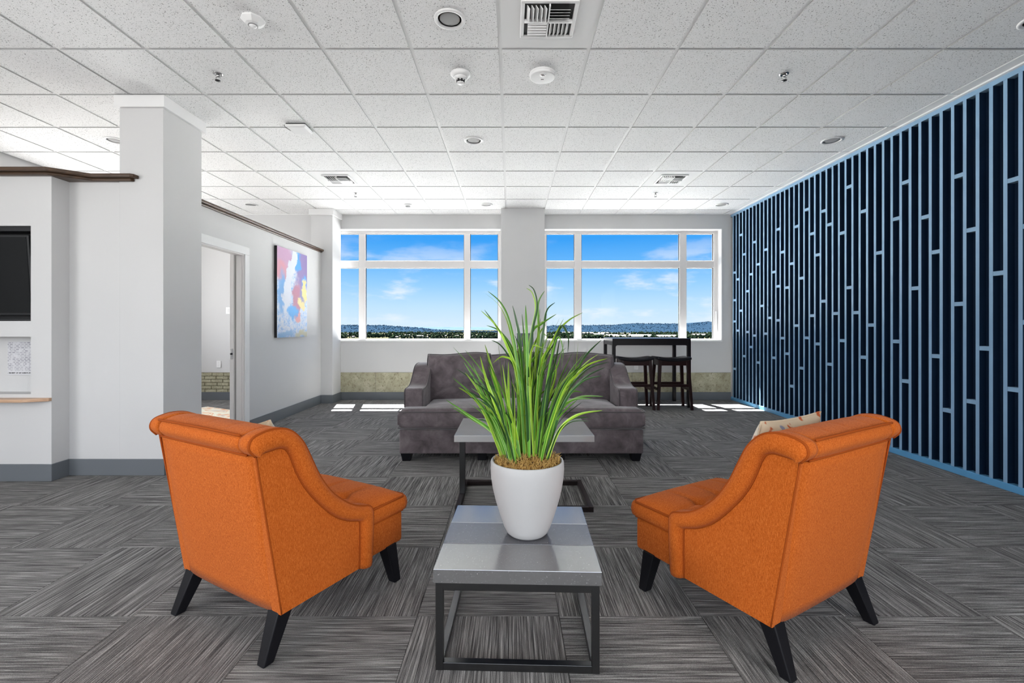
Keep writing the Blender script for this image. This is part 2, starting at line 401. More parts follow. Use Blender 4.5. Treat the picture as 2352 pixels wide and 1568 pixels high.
# far wall with two window openings ------------------------------------------
Y0, Y1 = YF, YF+.24
OPL = (-3.12, -.16); OPR = (.56, 3.57); OZ = (.99, 2.89)
b = MB()
for x0, x1 in ((XL-.15, OPL[0]), (OPL[1], OPR[0]), (OPR[1], XR+.25)): b.box(x0, x1, Y0, Y1, 0, ZC+.03)
for x0, x1 in (OPL, OPR): b.box(x0, x1, Y0, Y1, 0, OZ[0]).box(x0, x1, Y0, Y1, OZ[1], ZC+.03)
wf = b.build('wall_far', M['wall']); struct(wf, 'light grey far wall with two wide window openings', 'wall')
for o_, nm in ((OPL, 1), (OPR, 2)):     # white reveal lining
    c = MB(); e = .012
    c.box(o_[0], o_[1], Y0-.012, Y1-.1, OZ[1]-e, OZ[1]+.001).box(o_[0], o_[1], Y0-.02, Y1-.1, OZ[0]-.006, OZ[0]+.02)
    c.box(o_[0]-.001, o_[0]+e, Y0-.012, Y1-.1, OZ[0]+.02, OZ[1]-e).box(o_[1]-e, o_[1]+.001, Y0-.012, Y1-.1, OZ[0]+.02, OZ[1]-e)
    c.build('reveal_lining', M['trim'], wf)
# raw concrete band under the windows, brick in the office
rnd = random.Random(4)
xs_c = [-2.88, -2.28, -1.3, -.2, .9, 2.05, 2.9, XR]
for a, c_ in zip(xs_c, xs_c[1:]): MB().box(a+.002, c_-.002, YF-.012, YF+.02, .13, .462-rnd.random()*.004).build('concrete_panel', M['concrete'], wf, bevel=.003)
MB().box(XL, -3.2, YF-.008, YF+.01, .13, .462).build('mortar_bed', M['mortar'], wf)
for r_ in range(6):
    z0 = .133+r_*.0548; x = -5.55+(r_ % 2)*.10
    while x < -4.2:
        wd = .19+rnd.random()*.02
        MB().box(x, x+wd-.012, YF-.02-rnd.random()*.004, YF, z0, z0+.046).build('brick', M['brick'], wf, bevel=.003); x += wd
MB().box(-2.86, -.155, YF-.016, YF, 0, .132).box(.545, XR, YF-.016, YF, 0, .132).box(XL, -3.23, YF-.022, YF, 0, .132).build('baseboard_far', M['base'], wf, bevel=.003)

# windows ---------------------------------------------------------------------
def window(name, op, bars, label, handle=None):
    e = struct(empty(name, ((op[0]+op[1])/2, YF+.16, OZ[0])), label, 'window'); ox, oy, oz = e.location
    W0, W1 = YF+.13, YF+.20
    def P(nm, m, x0, x1, y0, y1, z0, z1, bev=.004): return MB().box(x0-ox, x1-ox, y0-oy, y1-oy, z0-oz, z1-oz).build(nm, m, e, bevel=bev)
    ZB, ZT0, ZT1, ZU = 1.025, 2.248, 2.368, 2.8335
    P('frame_bottom', M['frame_white'], op[0], op[1], W0, W1, OZ[0]-.005, ZB); P('frame_top', M['frame_white'], op[0], op[1], W0, W1, ZU, OZ[1]+.005)
    P('frame_side', M['frame_white'], op[0], bars[0], W0, W1, ZB, ZU); P('frame_side', M['frame_white'], bars[5], op[1], W0, W1, ZB, ZU)
    for a, c_ in ((bars[1], bars[2]), (bars[3], bars[4])): P('mullion', M['frame_white'], a, c_, W0, W1, ZB, ZU)
    for a, c_ in ((bars[0], bars[1]), (bars[2], bars[3]), (bars[4], bars[5])):
        P('transom', M['frame_white'], a, c_, W0, W1, ZT0, ZT1)
        for z0, z1 in ((ZB, ZT0), (ZT1, ZU)):
            P('pane', M['glass'], a, c_, W0+.045, W0+.051, z0, z1, 0)
            q = .007; r_ = MB()
            r_.box(a-ox, a+q-ox, W0+.02-oy, W0+.044-oy, z0-oz, z1-oz).box(c_-q-ox, c_-ox, W0+.02-oy, W0+.044-oy, z0-oz, z1-oz)
            r_.box(a+q-ox, c_-q-ox, W0+.02-oy, W0+.044-oy, z0-oz, z0+q-oz).box(a+q-ox, c_-q-ox, W0+.02-oy, W0+.044-oy, z1-q-oz, z1-oz).build('gasket', M['dark_metal'] , e)
    if handle:
        MB().box(handle-.012-ox, handle+.012-ox, W0-.02-oy, W0-oy, 1.13-oz, 1.50-oz).build('window_handle', M['trim'], e, bevel=.004)
window('window_1', OPL, (-3.07, -2.612, -2.499, -.803, -.698, -.218), 'white six-pane window between corner column and central pillar')
window('window_2', OPR, (.615, 1.096, 1.216, 2.904, 3.024, 3.49), 'white six-pane window between central pillar and slatted blue wall', handle=3.53)

# right wall: navy backing, pale blue slats with short blocks -------------------
wr = MB().box(XR+.055, XR+.25, -.6, YF+.2, 0, ZC+.03).box(XR+.055, XR+.25, YB-.2, -4.2, 0, ZC+.03).box(XR+.055, XR+.25, -4.2, -.6, 0, .75).box(XR+.055, XR+.25, -4.2, -.6, 2.75, ZC+.03).build('wall_right', M['navy']); struct(wr, 'navy wall faced with pale blue vertical slats and short cross blocks', 'wall')  # unseen opening behind the camera, cut for the added right fill lamp
SP = .1022; SW = .029
def shade_sides(me_b, name, loc=None):  # navy on slat and block sides paints in their shade
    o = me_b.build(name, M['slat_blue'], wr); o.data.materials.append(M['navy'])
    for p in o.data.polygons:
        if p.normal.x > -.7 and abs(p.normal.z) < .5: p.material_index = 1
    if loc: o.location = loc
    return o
ytop = ZC-.05; zb = .055
slat_y = [3.425+SP*k for k in range(-14, 42)]
slat_y = [y for y in slat_y if y < YF-.03]
s0 = shade_sides(MB().box(-.0, .055, -SW/2, SW/2, zb, ytop), 'slat', (XR, slat_y[0], 0))
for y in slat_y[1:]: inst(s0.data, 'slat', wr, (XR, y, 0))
MB().box(XR-.001, XR+.055, slat_y[0]-.05, YF, ytop, ZC-.012).build('top_rail', M['slat_blue'], wr)
MB().box(XR-.006, XR+.055, slat_y[0]-.05, YF, 0, zb).build('bottom_rail', M['rail_blue'], wr, bevel=.004)
MB().box(XR, XR+.056, -.6, slat_y[0]-.05, 0, ZC-.012).build('plain_panel', M['navy'], wr)
blk = [(127,748),(139,845),(149,770),(160,610),(160,883),(171,680),(171,1047),(149,955),(182,813),(182,960),(195,752),(194,1014),(208,636),(208,973),(127,922),(139,1093),(221,716),(220,1070),(234,866),(249,663),(249,966),(263,909),(278,744),(278,1053),(293,590),(293,795),(293,918),(309,672),(308,982),(325,800),(325,1038),(341,714),(341,1155),(359,580),(358,937),(377,766),(376,1090),(396,519),(394,981),(415,606),(414,901),(435,682),(435,1003),(457,524),(456,849),(480,572),(477,1076),(500,893),(525,603),(523,991),(550,436),(548,800),(573,890),(600,525),(599,1051),(655,675),(626,935),(718,552),(717,994),(753,420),(750,1137),(791,802),(825,545),(863,671),(861,1047),(899,1242),(943,397),(941,859),(987,592),(985,1210),(1035,1019),(1087,748),(1138,412),(1138,1167),(1186,578),(1186,925)]
bm0 = None; seen = set()
for bx_, by_ in blk:
    X = 1600+bx_/1.568; Yp = 150+by_/1.568
    d = XR*F/(X-CX); gi = min(range(len(slat_y)-1), key=lambda i: abs((slat_y[i]+slat_y[i+1])/2-d))
    z = EYE+(HY-Yp)/F*d; gy = (slat_y[gi]+slat_y[gi+1])/2
    if bm0 is None:
        o = shade_sides(MB().box(0.001, .055, -(SP-SW)/2, (SP-SW)/2, -.017, .017), 'cross_block', (XR, gy, z)); bm0 = o.data
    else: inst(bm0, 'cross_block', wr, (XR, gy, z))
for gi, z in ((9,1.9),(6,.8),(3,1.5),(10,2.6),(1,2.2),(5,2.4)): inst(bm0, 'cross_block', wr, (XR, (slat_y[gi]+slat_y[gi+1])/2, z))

# left wall with daylight windows; rear wall opened for added fill (outside the picture) ----
b = MB(); x0, x1 = XL-.2, XL
for a, c_, z0, z1 in ((YB-.2, -3.7, 0, ZC+.03), (.7, 4.5, 0, ZC+.03), (6.9, YF, 0, ZC+.03), (-3.7, .7, 0, .8), (-3.7, .7, 2.9, ZC+.03), (4.5, 6.9, 0, .95), (4.5, 6.9, 2.55, ZC+.03)): b.box(x0, x1, a, c_, z0, z1)
wl = struct(b.build('wall_left', M['wall']), 'light grey left wall behind the low partition', 'wall')
b = MB(); ya, yb = YB-.2, YB
b.box(XL, -4.7, ya, yb, 0, ZC+.03).box(3.3, XR+.1, ya, yb, 0, ZC+.03).box(-4.7, 3.3, ya, yb, 0, .65).box(-4.7, 3.3, ya, yb, 2.85, ZC+.03)
struct(b.build('wall_rear', M['wall']), 'light grey rear wall with a long opening for added fill light', 'wall')

# columns ----------------------------------------------------------------------
def column(name, x0, x1, y0, y1, label, cap=True):
    o = MB().box(x0, x1, y0, y1, 0, ZC-.001).build(name, M['wall'], bevel=.003); struct(o, label, 'column')
    if cap: MB().box(x0-.026, x1+.026, y0-.026, min(y1+.026, YF-.001), ZC-.1, ZC-.002).build('column_cap', M['trim'], o, bevel=.003)
    return o
CF = 3.766
c1 = column('wall_column', -3.235, -2.872, CF, 4.232, 'square light grey column with white cap where the low walls meet')
c2 = column('wall_column', -3.22, -2.872, 7.34, YF, 'square light grey column with white cap in far left corner')
c3 = column('wall_pillar', -.153, .544, 7.30, YF, 'wide grey pillar between the two windows', cap=False)
MB().box(-3.06, -2.857, 7.325, 7.34, 0, .132).box(-2.872, -2.857, 7.34, YF-.016, 0, .132).build('baseboard', M['base'], c2)
MB().box(-.168, .559, 7.285, 7.30, 0, .132).build('baseboard', M['base'], c3)

# low partition in front (television wall) ---------------------------------------
ZT = 2.445
wp = MB().box(XL, -3.235, 3.772, 3.90, 0, ZT).build('wall_partition', M['wall']); struct(wp, 'low light grey partition wall with dark wooden cap', 'wall')
TV0 = 3.625; XT = -3.655
b = MB(); N1 = (-4.78, -3.82, 1.272, 2.03); N2 = (-4.78, -3.812, .69, 1.147)
b.box(N1[1], XT, TV0, 3.772, 0, ZT).box(XL, N1[0], TV0, 3.772, 0, ZT)
b.box(N1[0], N1[1], TV0, 3.772, N1[3], ZT).box(N1[0], N1[1], TV0, 3.772, N2[3], N1[2]).box(N1[0], N1[1], TV0, 3.772, 0, N2[2])
b.box(N2[1]-.008, N2[1], TV0+.001, 3.772, N2[2], N2[3]) if False else None
b.build('media_panel', M['wall'], wp)
cap = [(XL, 3.545), (-3.63, 3.545), (-3.415, 3.70), (-3.10, 3.70), (-3.075, 3.715), (-3.07, 3.765), (-3.24, 3.765), (-3.24, 3.93), (XL, 3.93)]
MB().prism(cap, ZT, ZT+.03, 'z').build('wooden_cap', M['cap_wood'], wp, bevel=.008, seg=3)
cap2 = [(XL, 3.585), (-3.648, 3.585), (-3.43, 3.735), (-3.12, 3.735), (-3.105, 3.762), (-3.24, 3.765), (-3.24, 3.9), (XL, 3.9)]
MB().prism(cap2, ZT-.022, ZT+.001, 'z').build('cap_moulding', M['cap_wood'], wp, bevel=.006, seg=2)
MB().box(XL, XT+.014, TV0-.014, TV0, 0, .135).box(XT, XT+.014, TV0, 3.758, 0, .135).box(XT, -2.858, 3.756, 3.77 if False else CF, 0, .135).build('baseboard_partition', M['base'], wp, bevel=.003)
MB().box(-2.872, -2.858, CF, 4.232, 0, .135).build('baseboard', M['base'], c1)
# shelf with clipped corner
sh = [(XL, TV0+.001), (XL, 3.53), (-3.80, 3.53), (XT+.002, 3.60), (XT+.002, TV0+.001)]
MB().prism(sh, .637, .662, 'z').build('shelf', M['light_wood'], wp, bevel=.003)
# television
tv = tag(empty('television', (-4.30, 3.70, 1.30)), 'black flat television recessed in the grey partition wall', 'television')
MB().box(-.478, .478, .055, .070, -.026, .728).build('back_plate', M['bezel'], tv)
fr_ = MB().box(-.478, -.45, -.06, .055, -.026, .728).box(.465, .478, -.06, .055, -.026, .728).box(-.45, .465, -.06, .055, .69, .728).box(-.45, .465, -.06, .055, -.026, -.01)
fr_.build('surround', M['bezel'], tv, bevel=.003)
body = MB().box(-.44, .44, -.02, .02, .02, .665).build('body', M['bezel'], tv, bevel=.006); body.rotation_euler = (R(4), 0, 0); body.location = (0.0, .01, 0)
scr = MB().box(-.425, .422, -.0225, -.0195, .04, .648).build('screen', M['screen'], body)
# notice sheet
def page_fn(t, b_):
    co = obj_co(t); br = t.add('ShaderNodeTexBrick', {'offset': .37, 'squash': 1.0}, Vector=t.add('ShaderNodeMapping', Vector=co, Rotation=(R(90), 0, 0)).outputs[0], Color1=(.20,.20,.24,1), Color2=(.42,.42,.46,1), Mortar=(.62,.62,.65,1), Scale=1.0, Mortar_Size=.0045, Mortar_Smooth=.2, Brick_Width=.031, Row_Height=.0135)
    n = t.add('ShaderNodeTexNoise', Vector=co, Scale=22.0); s_ = t.add('ShaderNodeSeparateXYZ', _0=co)
    inside = t.math('MULTIPLY', t.mapr(s_.outputs[0], .088, .082), t.mapr(s_.outputs[2], -.105, -.10))
    head = t.math('MULTIPLY', t.math('LESS_THAN', t.math('ABSOLUTE', t.math('ADD', s_.outputs[2], .121)), .004), t.mapr(s_.outputs[0], .085, .08))
    f = t.math('MULTIPLY', inside, t.mapr(n.outputs[0], .38, .5))
    c0 = t.mix(f, (.64,.64,.67), br.outputs[0]); setc(t, b_, t.mix(t.math('MULTIPLY', head, t.mapr(t.add('ShaderNodeTexNoise', Vector=co, Scale=120.0).outputs[0], .4, .5)), c0, (.05,.05,.05)))
M['page'] = mat('printed_page', (.8,.8,.82), .25, fn=page_fn)
pg = MB().box(-.108, .108, -.002, .002, -.137, .137).build('notice_sheet', M['page'], loc=(-4.05, 3.766, .966)); tag(pg, 'white printed notice sheet taped in the niche below television', 'notice')

# partition wall running back with doorway -----------------------------------------
XP = -3.06; XQ = XP-.087; DY0, DY1, DZ = 4.33, 5.23, 2.06
b = MB().box(XQ, XP, 4.232, DY0, 0, ZT).box(XQ, XP, DY1, 7.34, 0, ZT).box(XQ, XP, DY0, DY1, DZ, ZT)
wo_ = struct(b.build('wall_office', M['wall']), 'low light grey office partition with doorway and wooden cap', 'wall')
MB().box(XQ-.06, XP+.05, 4.24, 7.34, ZT, ZT+.03).build('wooden_cap', M['cap_wood'], wo_, bevel=.008, seg=3)
MB().box(XQ-.03, XP+.025, 4.24, 7.34, ZT-.02, ZT+.001).build('cap_moulding', M['cap_wood'], wo_, bevel=.006)
MB().box(XP, XP+.014, DY1+.09, 7.325, 0, .135).build('baseboard_office', M['base'], wo_, bevel=.003)
MB().box(XP, XP+.012, DY1, DY1+.09, 0, DZ).box(XP, XP+.012, DY0-.09, DY1+.09, DZ, DZ+.09).box(XP, XP+.012, DY0-.09, DY0, 0, DZ).build('door_casing', M['trim'], wo_, bevel=.004)
jb = MB().box(XQ, XP+.001, DY1-.014, DY1+.001, 0, DZ).box(XQ, XP+.001, DY0, DY1, DZ-.014, DZ+.001).box(XQ, XP+.001, DY0-.001, DY0+.014, 0, DZ)
jb.box(XP-.03, XP-.018, DY1-.024, DY1-.014, 0, DZ-.014).build('door_jamb', M['frame_white'], wo_, bevel=.002)
dr = struct(empty('door_1', (XQ-.035, 5.62, 0)), 'grey sliding office door standing open behind the partition', 'door')
MB().box(-.024, .022, -.425, .47, .012, 2.06).build('leaf', M['frame_white'], dr, bevel=.003)
MB().box(-.014, .014, -.429, -.424, .86, .98).build('latch_plate', M['chrome'], dr, bevel=.002)
MB().lathe([(0,0),(.009,0),(.012,.008),(.008,.018),(0,.02)], 12).build('latch_knob', M['dark_metal'], dr, smooth=True, loc=(.0, -.429, .92)).rotation_euler = (R(90), 0, 0)
# switch / outlets
def plate(loc, label, rot=0, switch=False):
    e = tag(empty('light_switch' if switch else 'wall_outlet', loc, rot), label, 'switch' if switch else 'outlet')
    MB().box(-.036, .036, -.006, .0, -.058, .058).build('cover_plate', M['white_plastic'], e, bevel=.003)
    if switch: MB().box(-.016, .016, -.010, -.006, -.032, .032).build('rocker', M['trim'], e, bevel=.002)
    else:
        for z in (-.021, .021): MB().lathe([(0,-.0005),(.016,-.0005),(.016,.002),(0,.002)], 16).build('socket', M['grey_lens'] if False else M['trim'], e, loc=(0, -.006, z)).rotation_euler = (R(90), 0, 0)
    return e
plate(px(524, 713, 7.69), 'white wall switch on office wall above the brick band', 0, True)
plate(px(502.5, 836, 7.69), 'white power outlet on office wall just above brick band')
plate(px(1461, 841, 7.69), 'white power outlet under the tall black table')
# office rug
def rug_fn(t, b_):
    co = obj_co(t); m1 = t.add('ShaderNodeMapping', Vector=co, Scale=(1.3, 3.2, 1.0)); n = t.add('ShaderNodeTexNoise', Vector=m1.outputs[0], Scale=1.6, Detail=4.0, Distortion=1.0)
    setc(t, b_, t.ramp(n.outputs[0], [(.25, (.25,.28,.33)), (.36, (.80,.76,.62)), (.50, (.82,.79,.66)), (.56, (.72,.36,.18)), (.60, (.85,.80,.66)), (.66, (.35,.38,.45)), (.70, (.85,.72,.25)), (.76, (.85,.82,.72))]))
M['rug'] = mat('abstract_rug', (.7,.65,.5), .95, fn=rug_fn)
rg = MB().box(-.85, .85, -1.15, 1.15, 0, .012).build('rug', M['rug'], loc=(-4.42, 5.55, .0005)); rg.rotation_euler = (0, 0, R(-28)); tag(rg, 'cream rug with orange and grey brush strokes on office floor', 'rug')

# painting -------------------------------------------------------------------------
def art_fn(t, b_):
    co = obj_co(t); nz = t.add('ShaderNodeTexNoise', Vector=co, Scale=5.0, Detail=5.0, Roughness=.65)
    wv = t.add('ShaderNodeVectorMath', {'operation': 'MULTIPLY_ADD'}, _0=nz.outputs['Color'], _1=(.0, .34, .34), _2=co).outputs[0]
    s_ = t.add('ShaderNodeSeparateXYZ', _0=wv); u = t.math('SUBTRACT', s_.outputs[1], .17); v = t.math('SUBTRACT', s_.outputs[2], .17)
    fine = t.add('ShaderNodeTexNoise', Vector=t.add('ShaderNodeMapping', Vector=co, Scale=(1, 9, 14)).outputs[0], Scale=1.3, Detail=5.0, Roughness=.7)
    c0 = t.ramp(fine.outputs[0], [(.30, (.10,.30,.72)), (.42, (.38,.58,.90)), (.52, (.72,.80,.95)), (.66, (.86,.88,.96))])
    # blobs: centre (u along wall -.43...43, v up -.6...6), radii, angle, colour
    for (cu, cv, ru, rv, an, cc, so) in [(-.25,.42,.30,.26,0,(.55,.33,.50),.5),(-.30,.28,.16,.16,0,(.66,.30,.36),.6),(.30,.38,.22,.34,-.2,(.24,.17,.40),.5),(.13,.48,.10,.17,0,(.08,.35,.80),.5),
        (.36,.17,.08,.14,0,(.10,.34,.78),.5),(-.30,.0,.13,.28,0,(.16,.40,.78),.7),(-.02,.40,.09,.34,.38,(.84,.88,.97),.3),(-.16,-.02,.10,.26,.1,(.82,.86,.96),.3),(.14,.0,.16,.17,.5,(.45,.17,.27),.5),(.08,-.16,.10,.18,.1,(.48,.18,.27),.5),
        (.26,-.02,.09,.13,0,(.26,.26,.48),.6),(.36,.08,.07,.15,0,(.85,.72,.30),.35),(.24,-.13,.11,.08,0,(.88,.74,.34),.35),(-.02,-.26,.13,.11,0,(.06,.38,.85),.5),(.14,-.33,.06,.06,0,(.72,.34,.36),.4),(-.2,-.56,.22,.06,0,(.30,.50,.78),.7),(.28,-.56,.18,.05,0,(.62,.60,.45),.6)]:
        du = t.math('SUBTRACT', u, cu); dv = t.math('SUBTRACT', v, cv); ca, sa = math.cos(an), math.sin(an)
        a_ = t.math('DIVIDE', t.math('ADD', t.math('MULTIPLY', du, ca), t.math('MULTIPLY', dv, -sa)), ru); e_ = t.math('DIVIDE', t.math('ADD', t.math('MULTIPLY', du, sa), t.math('MULTIPLY', dv, ca)), rv)
        r2 = t.math('ADD', t.math('MULTIPLY', a_, a_), t.math('MULTIPLY', e_, e_))
        c0 = t.mix(t.mapr(r2, 1.0+so, 1.0-so), c0, cc)
    hv = t.add('ShaderNodeHueSaturation', Color=c0, Value=.74, Saturation=1.05); setc(t, b_, hv.outputs[0])
M['art'] = mat('abstract_canvas', (.5,.5,.6), .5, fn=art_fn)
M['canvas_edge'] = mat('black_canvas_edge', (.008,.006,.008), .5)
pt = tag(empty('painting', (XP+.002, 6.319, 1.685)), 'abstract blue white and mauve canvas painting on office partition', 'painting')
MB().box(0, .036, -.431, .431, -.597, .597).build('stretcher_frame', M['canvas_edge'], pt, bevel=.002)
MB().box(.036, .039, -.431, .431, -.597, .597).build('canvas', M['art'], pt)

# ceiling fixtures ------------------------------------------------------------------
def downlight(x, y, label):
    e = tag(empty('downlight', (x, y, ZC+.0004)), label, 'ceiling light', 'recessed round ceiling lights')
    MB().lathe([(.072,-.001),(.098,-.001),(.098,-.006),(.088,-.011),(.076,-.009),(.072,.0),(.072,-.001)], 40).build('trim_ring', M['white_plastic'], e, smooth=True)
    MB().lathe([(0,-.004),(.03,-.0038),(.055,-.0025),(.073,.001),(.073,.003),(0,.003)], 40).build('lens', M['grey_lens'], e, smooth=True)
for x, y, l in ((-.378,2.825,'round recessed ceiling light beside the large square air vent'),(-.378,4.655,'round recessed ceiling light over the sofa, two tiles beyond the heat detector'),(-.378,7.085,'round recessed ceiling light in front of the wide pillar'),
                (3.282,4.655,'round recessed ceiling light halfway along the slatted blue wall'),(3.282,7.085,'round recessed ceiling light in the corner of slatted wall and windows'),(3.282,2.825,'round recessed ceiling light cut by frame above slatted wall'),
                (-4.038,4.655,'round recessed ceiling light half hidden behind the square column'),(-4.038,7.085,'round recessed ceiling light above the office by the far wall')): downlight(x, y, l)
def vent(x, y, label):
    e = tag(empty('air_vent', (x, y, ZC+.0004)), label, 'air vent', 'square ceiling air vents')
    a, c_ = .172, .148
    fl_ = MB()
    for (x0,x1,y0,y1) in ((-a,a,-a,-c_),(-a,a,c_,a),(-a,-c_,-c_,c_),(c_,a,-c_,c_)): fl_.box(x0,x1,y0,y1,-.012,0)
    fl_.build('flange', M['white_plastic'], e, bevel=.005)
    MB().box(-c_,c_,-c_,c_,-.0012,-.0002).build('duct_opening', M['louver_dark'], e)
    cf = .132
    MB().box(-.004,.004,-c_,c_,-.026,-.002).box(-c_,c_,-.004,.004,-.026,-.002).build('divider', M['white_plastic'], e)
    for qx in (0,1):
        for qy in (0,1):
            x0 = -cf+qx*cf; y0 = -cf+qy*cf; along_y = (qx == qy)
            for k in range(5):
                p = .012+k*.0255
                if along_y: m_ = MB().hexa([(x0+p,y0+.006,-.026),(x0+p+.004,y0+.006,-.026),(x0+p+.004,y0+cf-.006,-.026),(x0+p,y0+cf-.006,-.026)],[(x0+p+.015*(1 if qx else -1),y0+.006,-.003),(x0+p+.004+.015*(1 if qx else -1),y0+.006,-.003),(x0+p+.004+.015*(1 if qx else -1),y0+cf-.006,-.003),(x0+p+.015*(1 if qx else -1),y0+cf-.006,-.003)])
                else: tq = -.015 if qy else .03; m_ = MB().hexa([(x0+.006,y0+p,-.026),(x0+cf-.006,y0+p,-.026),(x0+cf-.006,y0+p+.004,-.026),(x0+.006,y0+p+.004,-.026)],[(x0+.006,y0+p+tq,-.003),(x0+cf-.006,y0+p+tq,-.003),(x0+cf-.006,y0+p+.004+tq,-.003),(x0+.006,y0+p+.004+tq,-.003)])
                m_.build('louver', M['white_plastic'], e)
for (x, y), l in zip(vents, ('square four-way ceiling air vent beside a round light','square ceiling air vent toward the painting side of the room','square ceiling air vent toward the slatted blue wall')): vent(x, y, l)
e = tag(empty('heat_detector', (-.378, 3.435, ZC+.0004)), 'white conical heat detector with dark slotted tip on ceiling', 'detector')
MB().lathe([(0,0),(.075,0),(.076,-.008),(.058,-.026),(.05,-.03)], 32).build('base', M['white_plastic'], e, smooth=True)
MB().lathe([(.05,-.029),(.048,-.034),(.042,-.048),(.034,-.05),(0,-.05)], 32).build('body', M['white_plastic'], e, smooth=True)
MB().lathe([(.033,-.049),(.031,-.066),(0,-.066)], 24).build('sensor_cage', M['dark_metal'], e, smooth=True)
for k in range(8):
    a = math.pi*2*k/8; MB().hexa([(.035*math.cos(a-.1),.035*math.sin(a-.1),-.05),(.035*math.cos(a+.1),.035*math.sin(a+.1),-.05),(.03*math.cos(a+.1),.03*math.sin(a+.1),-.05),(.03*math.cos(a-.1),.03*math.sin(a-.1),-.05)],[(.027*math.cos(a-.1),.027*math.sin(a-.1),-.071),(.027*math.cos(a+.1),.027*math.sin(a+.1),-.071),(.022*math.cos(a+.1),.022*math.sin(a+.1),-.071),(.022*math.cos(a-.1),.022*math.sin(a-.1),-.071)]).build('cage_rib', M['white_plastic'], e)
MB().lathe([(0,-.066),(.026,-.067),(.024,-.074),(0,-.076)], 24).build('cap', M['white_plastic'], e, smooth=True)
e = tag(empty('smoke_alarm', (.240, 3.435, ZC+.0004)), 'round flat white smoke alarm with test button on ceiling', 'smoke alarm')
MB().lathe([(0,0),(.098,0),(.098,-.012),(.095,-.014),(.095,-.018),(.093,-.028),(.089,-.031),(0,-.032)], 48).build('body', M['white_plastic'], e, smooth=True, bevel=.002)
MB().lathe([(0,-.031),(.026,-.031),(.025,-.036),(0,-.036)], 24).build('test_button', M['white_plastic'], e, smooth=True, loc=(0, -.045, 0))
for k in (-1, 0, 1): MB().box(-.002, .002, -.014, .014, -.0375, -.0355).build('button_slot', M['dark_metal'], e, loc=(k*.008, -.045, 0)).rotation_euler = (0,0,R(-30))
MB().box(-.011, .011, -.004, .004, -.0328, -.0315).build('indicator', M['dark_metal'], e, loc=(0, .02, 0))
e = tag(empty('motion_sensor', (-1.598, 2.825, ZC+.0004), R(20)), 'white eight-sided motion sensor with domed lens on ceiling', 'sensor')
MB().lathe([(0,0),(.068,0),(.072,-.010),(.045,-.034),(.03,-.040),(0,-.040)], 8).build('body', M['white_plastic'], e, bevel=.003)
MB().lathe([(.027,-.039),(.029,-.043),(.025,-.045)], 24).build('lens_ring', M['grey_lens'], e, smooth=True)
MB().lathe([(.025,-.042),(.018,-.052),(0,-.056)], 24).build('lens', M['white_plastic'], e, smooth=True)
e = tag(empty('motion_sensor', (-1.598, 7.085, ZC+.0004)), 'small round white detector on ceiling near the far windows', 'sensor')
MB().lathe([(0,0),(.065,0),(.062,-.012),(.04,-.03)], 24).build('body', M['white_plastic'], e, smooth=True); MB().lathe([(.04,-.029),(.034,-.04),(0,-.046)], 24).build('lens', M['grey_lens'], e, smooth=True)
e = tag(empty('access_point', (-2.015, 4.35, ZC-.002)), 'flat white wireless box clipped to the ceiling grid', 'access point')
MB().hexa([(-.085,-.085,-.034),(.085,-.085,-.034),(.085,.085,-.034),(-.085,.085,-.034)],[(-.10,-.10,-.008),(.10,-.10,-.008),(.10,.10,-.008),(-.10,.10,-.008)]).build('body', M['white_plastic'], e, bevel=.01, seg=3)
MB().box(-.09,.09,-.09,.09,-.008,0).build('mount', M['dark_metal'], e)
MB().tube([(-.125,-.05,.0),(-.13,-.02,-.006),(-.12,.05,-.004),(-.1,.08,-.006)], .003, 6).build('cable', M['dark_metal'], e)
def sprinkler(x, y, label):
    e = tag(empty('sprinkler', (x, y, ZC+.0004)), label, 'sprinkler', 'chrome ceiling sprinklers')
    MB().lathe([(.012,0),(.034,0),(.034,-.004),(.028,-.008),(.018,-.008),(.012,-.002)], 24).build('escutcheon', M['chrome'], e, smooth=True)
    MB().lathe([(0,0),(.012,0),(.012,-.022),(.008,-.026),(0,-.026)], 16).build('body', M['chrome'], e, smooth=True)
    for s_ in (-1, 1): MB().tube([(s_*.010,0,-.022),(s_*.016,0,-.034),(s_*.010,0,-.046),(0,0,-.052)], .0028, 6).build('frame_arm', M['chrome'], e, smooth=True)
    MB().lathe([(0,-.050),(.020,-.051),(.020,-.053),(0,-.055)], 16).build('deflector', M['dark_metal'], e, smooth=True)
for x, y, l in ((-2.208,3.435,'chrome sprinkler head near the square column'),(2.062,3.435,'chrome sprinkler head on the slatted wall side, near the big vent row'),(-2.208,6.485,'chrome sprinkler head beyond the vent, painting side'),(2.062,6.485,'chrome sprinkler head beyond the vent, slatted wall side')): sprinkler(x, y, l)

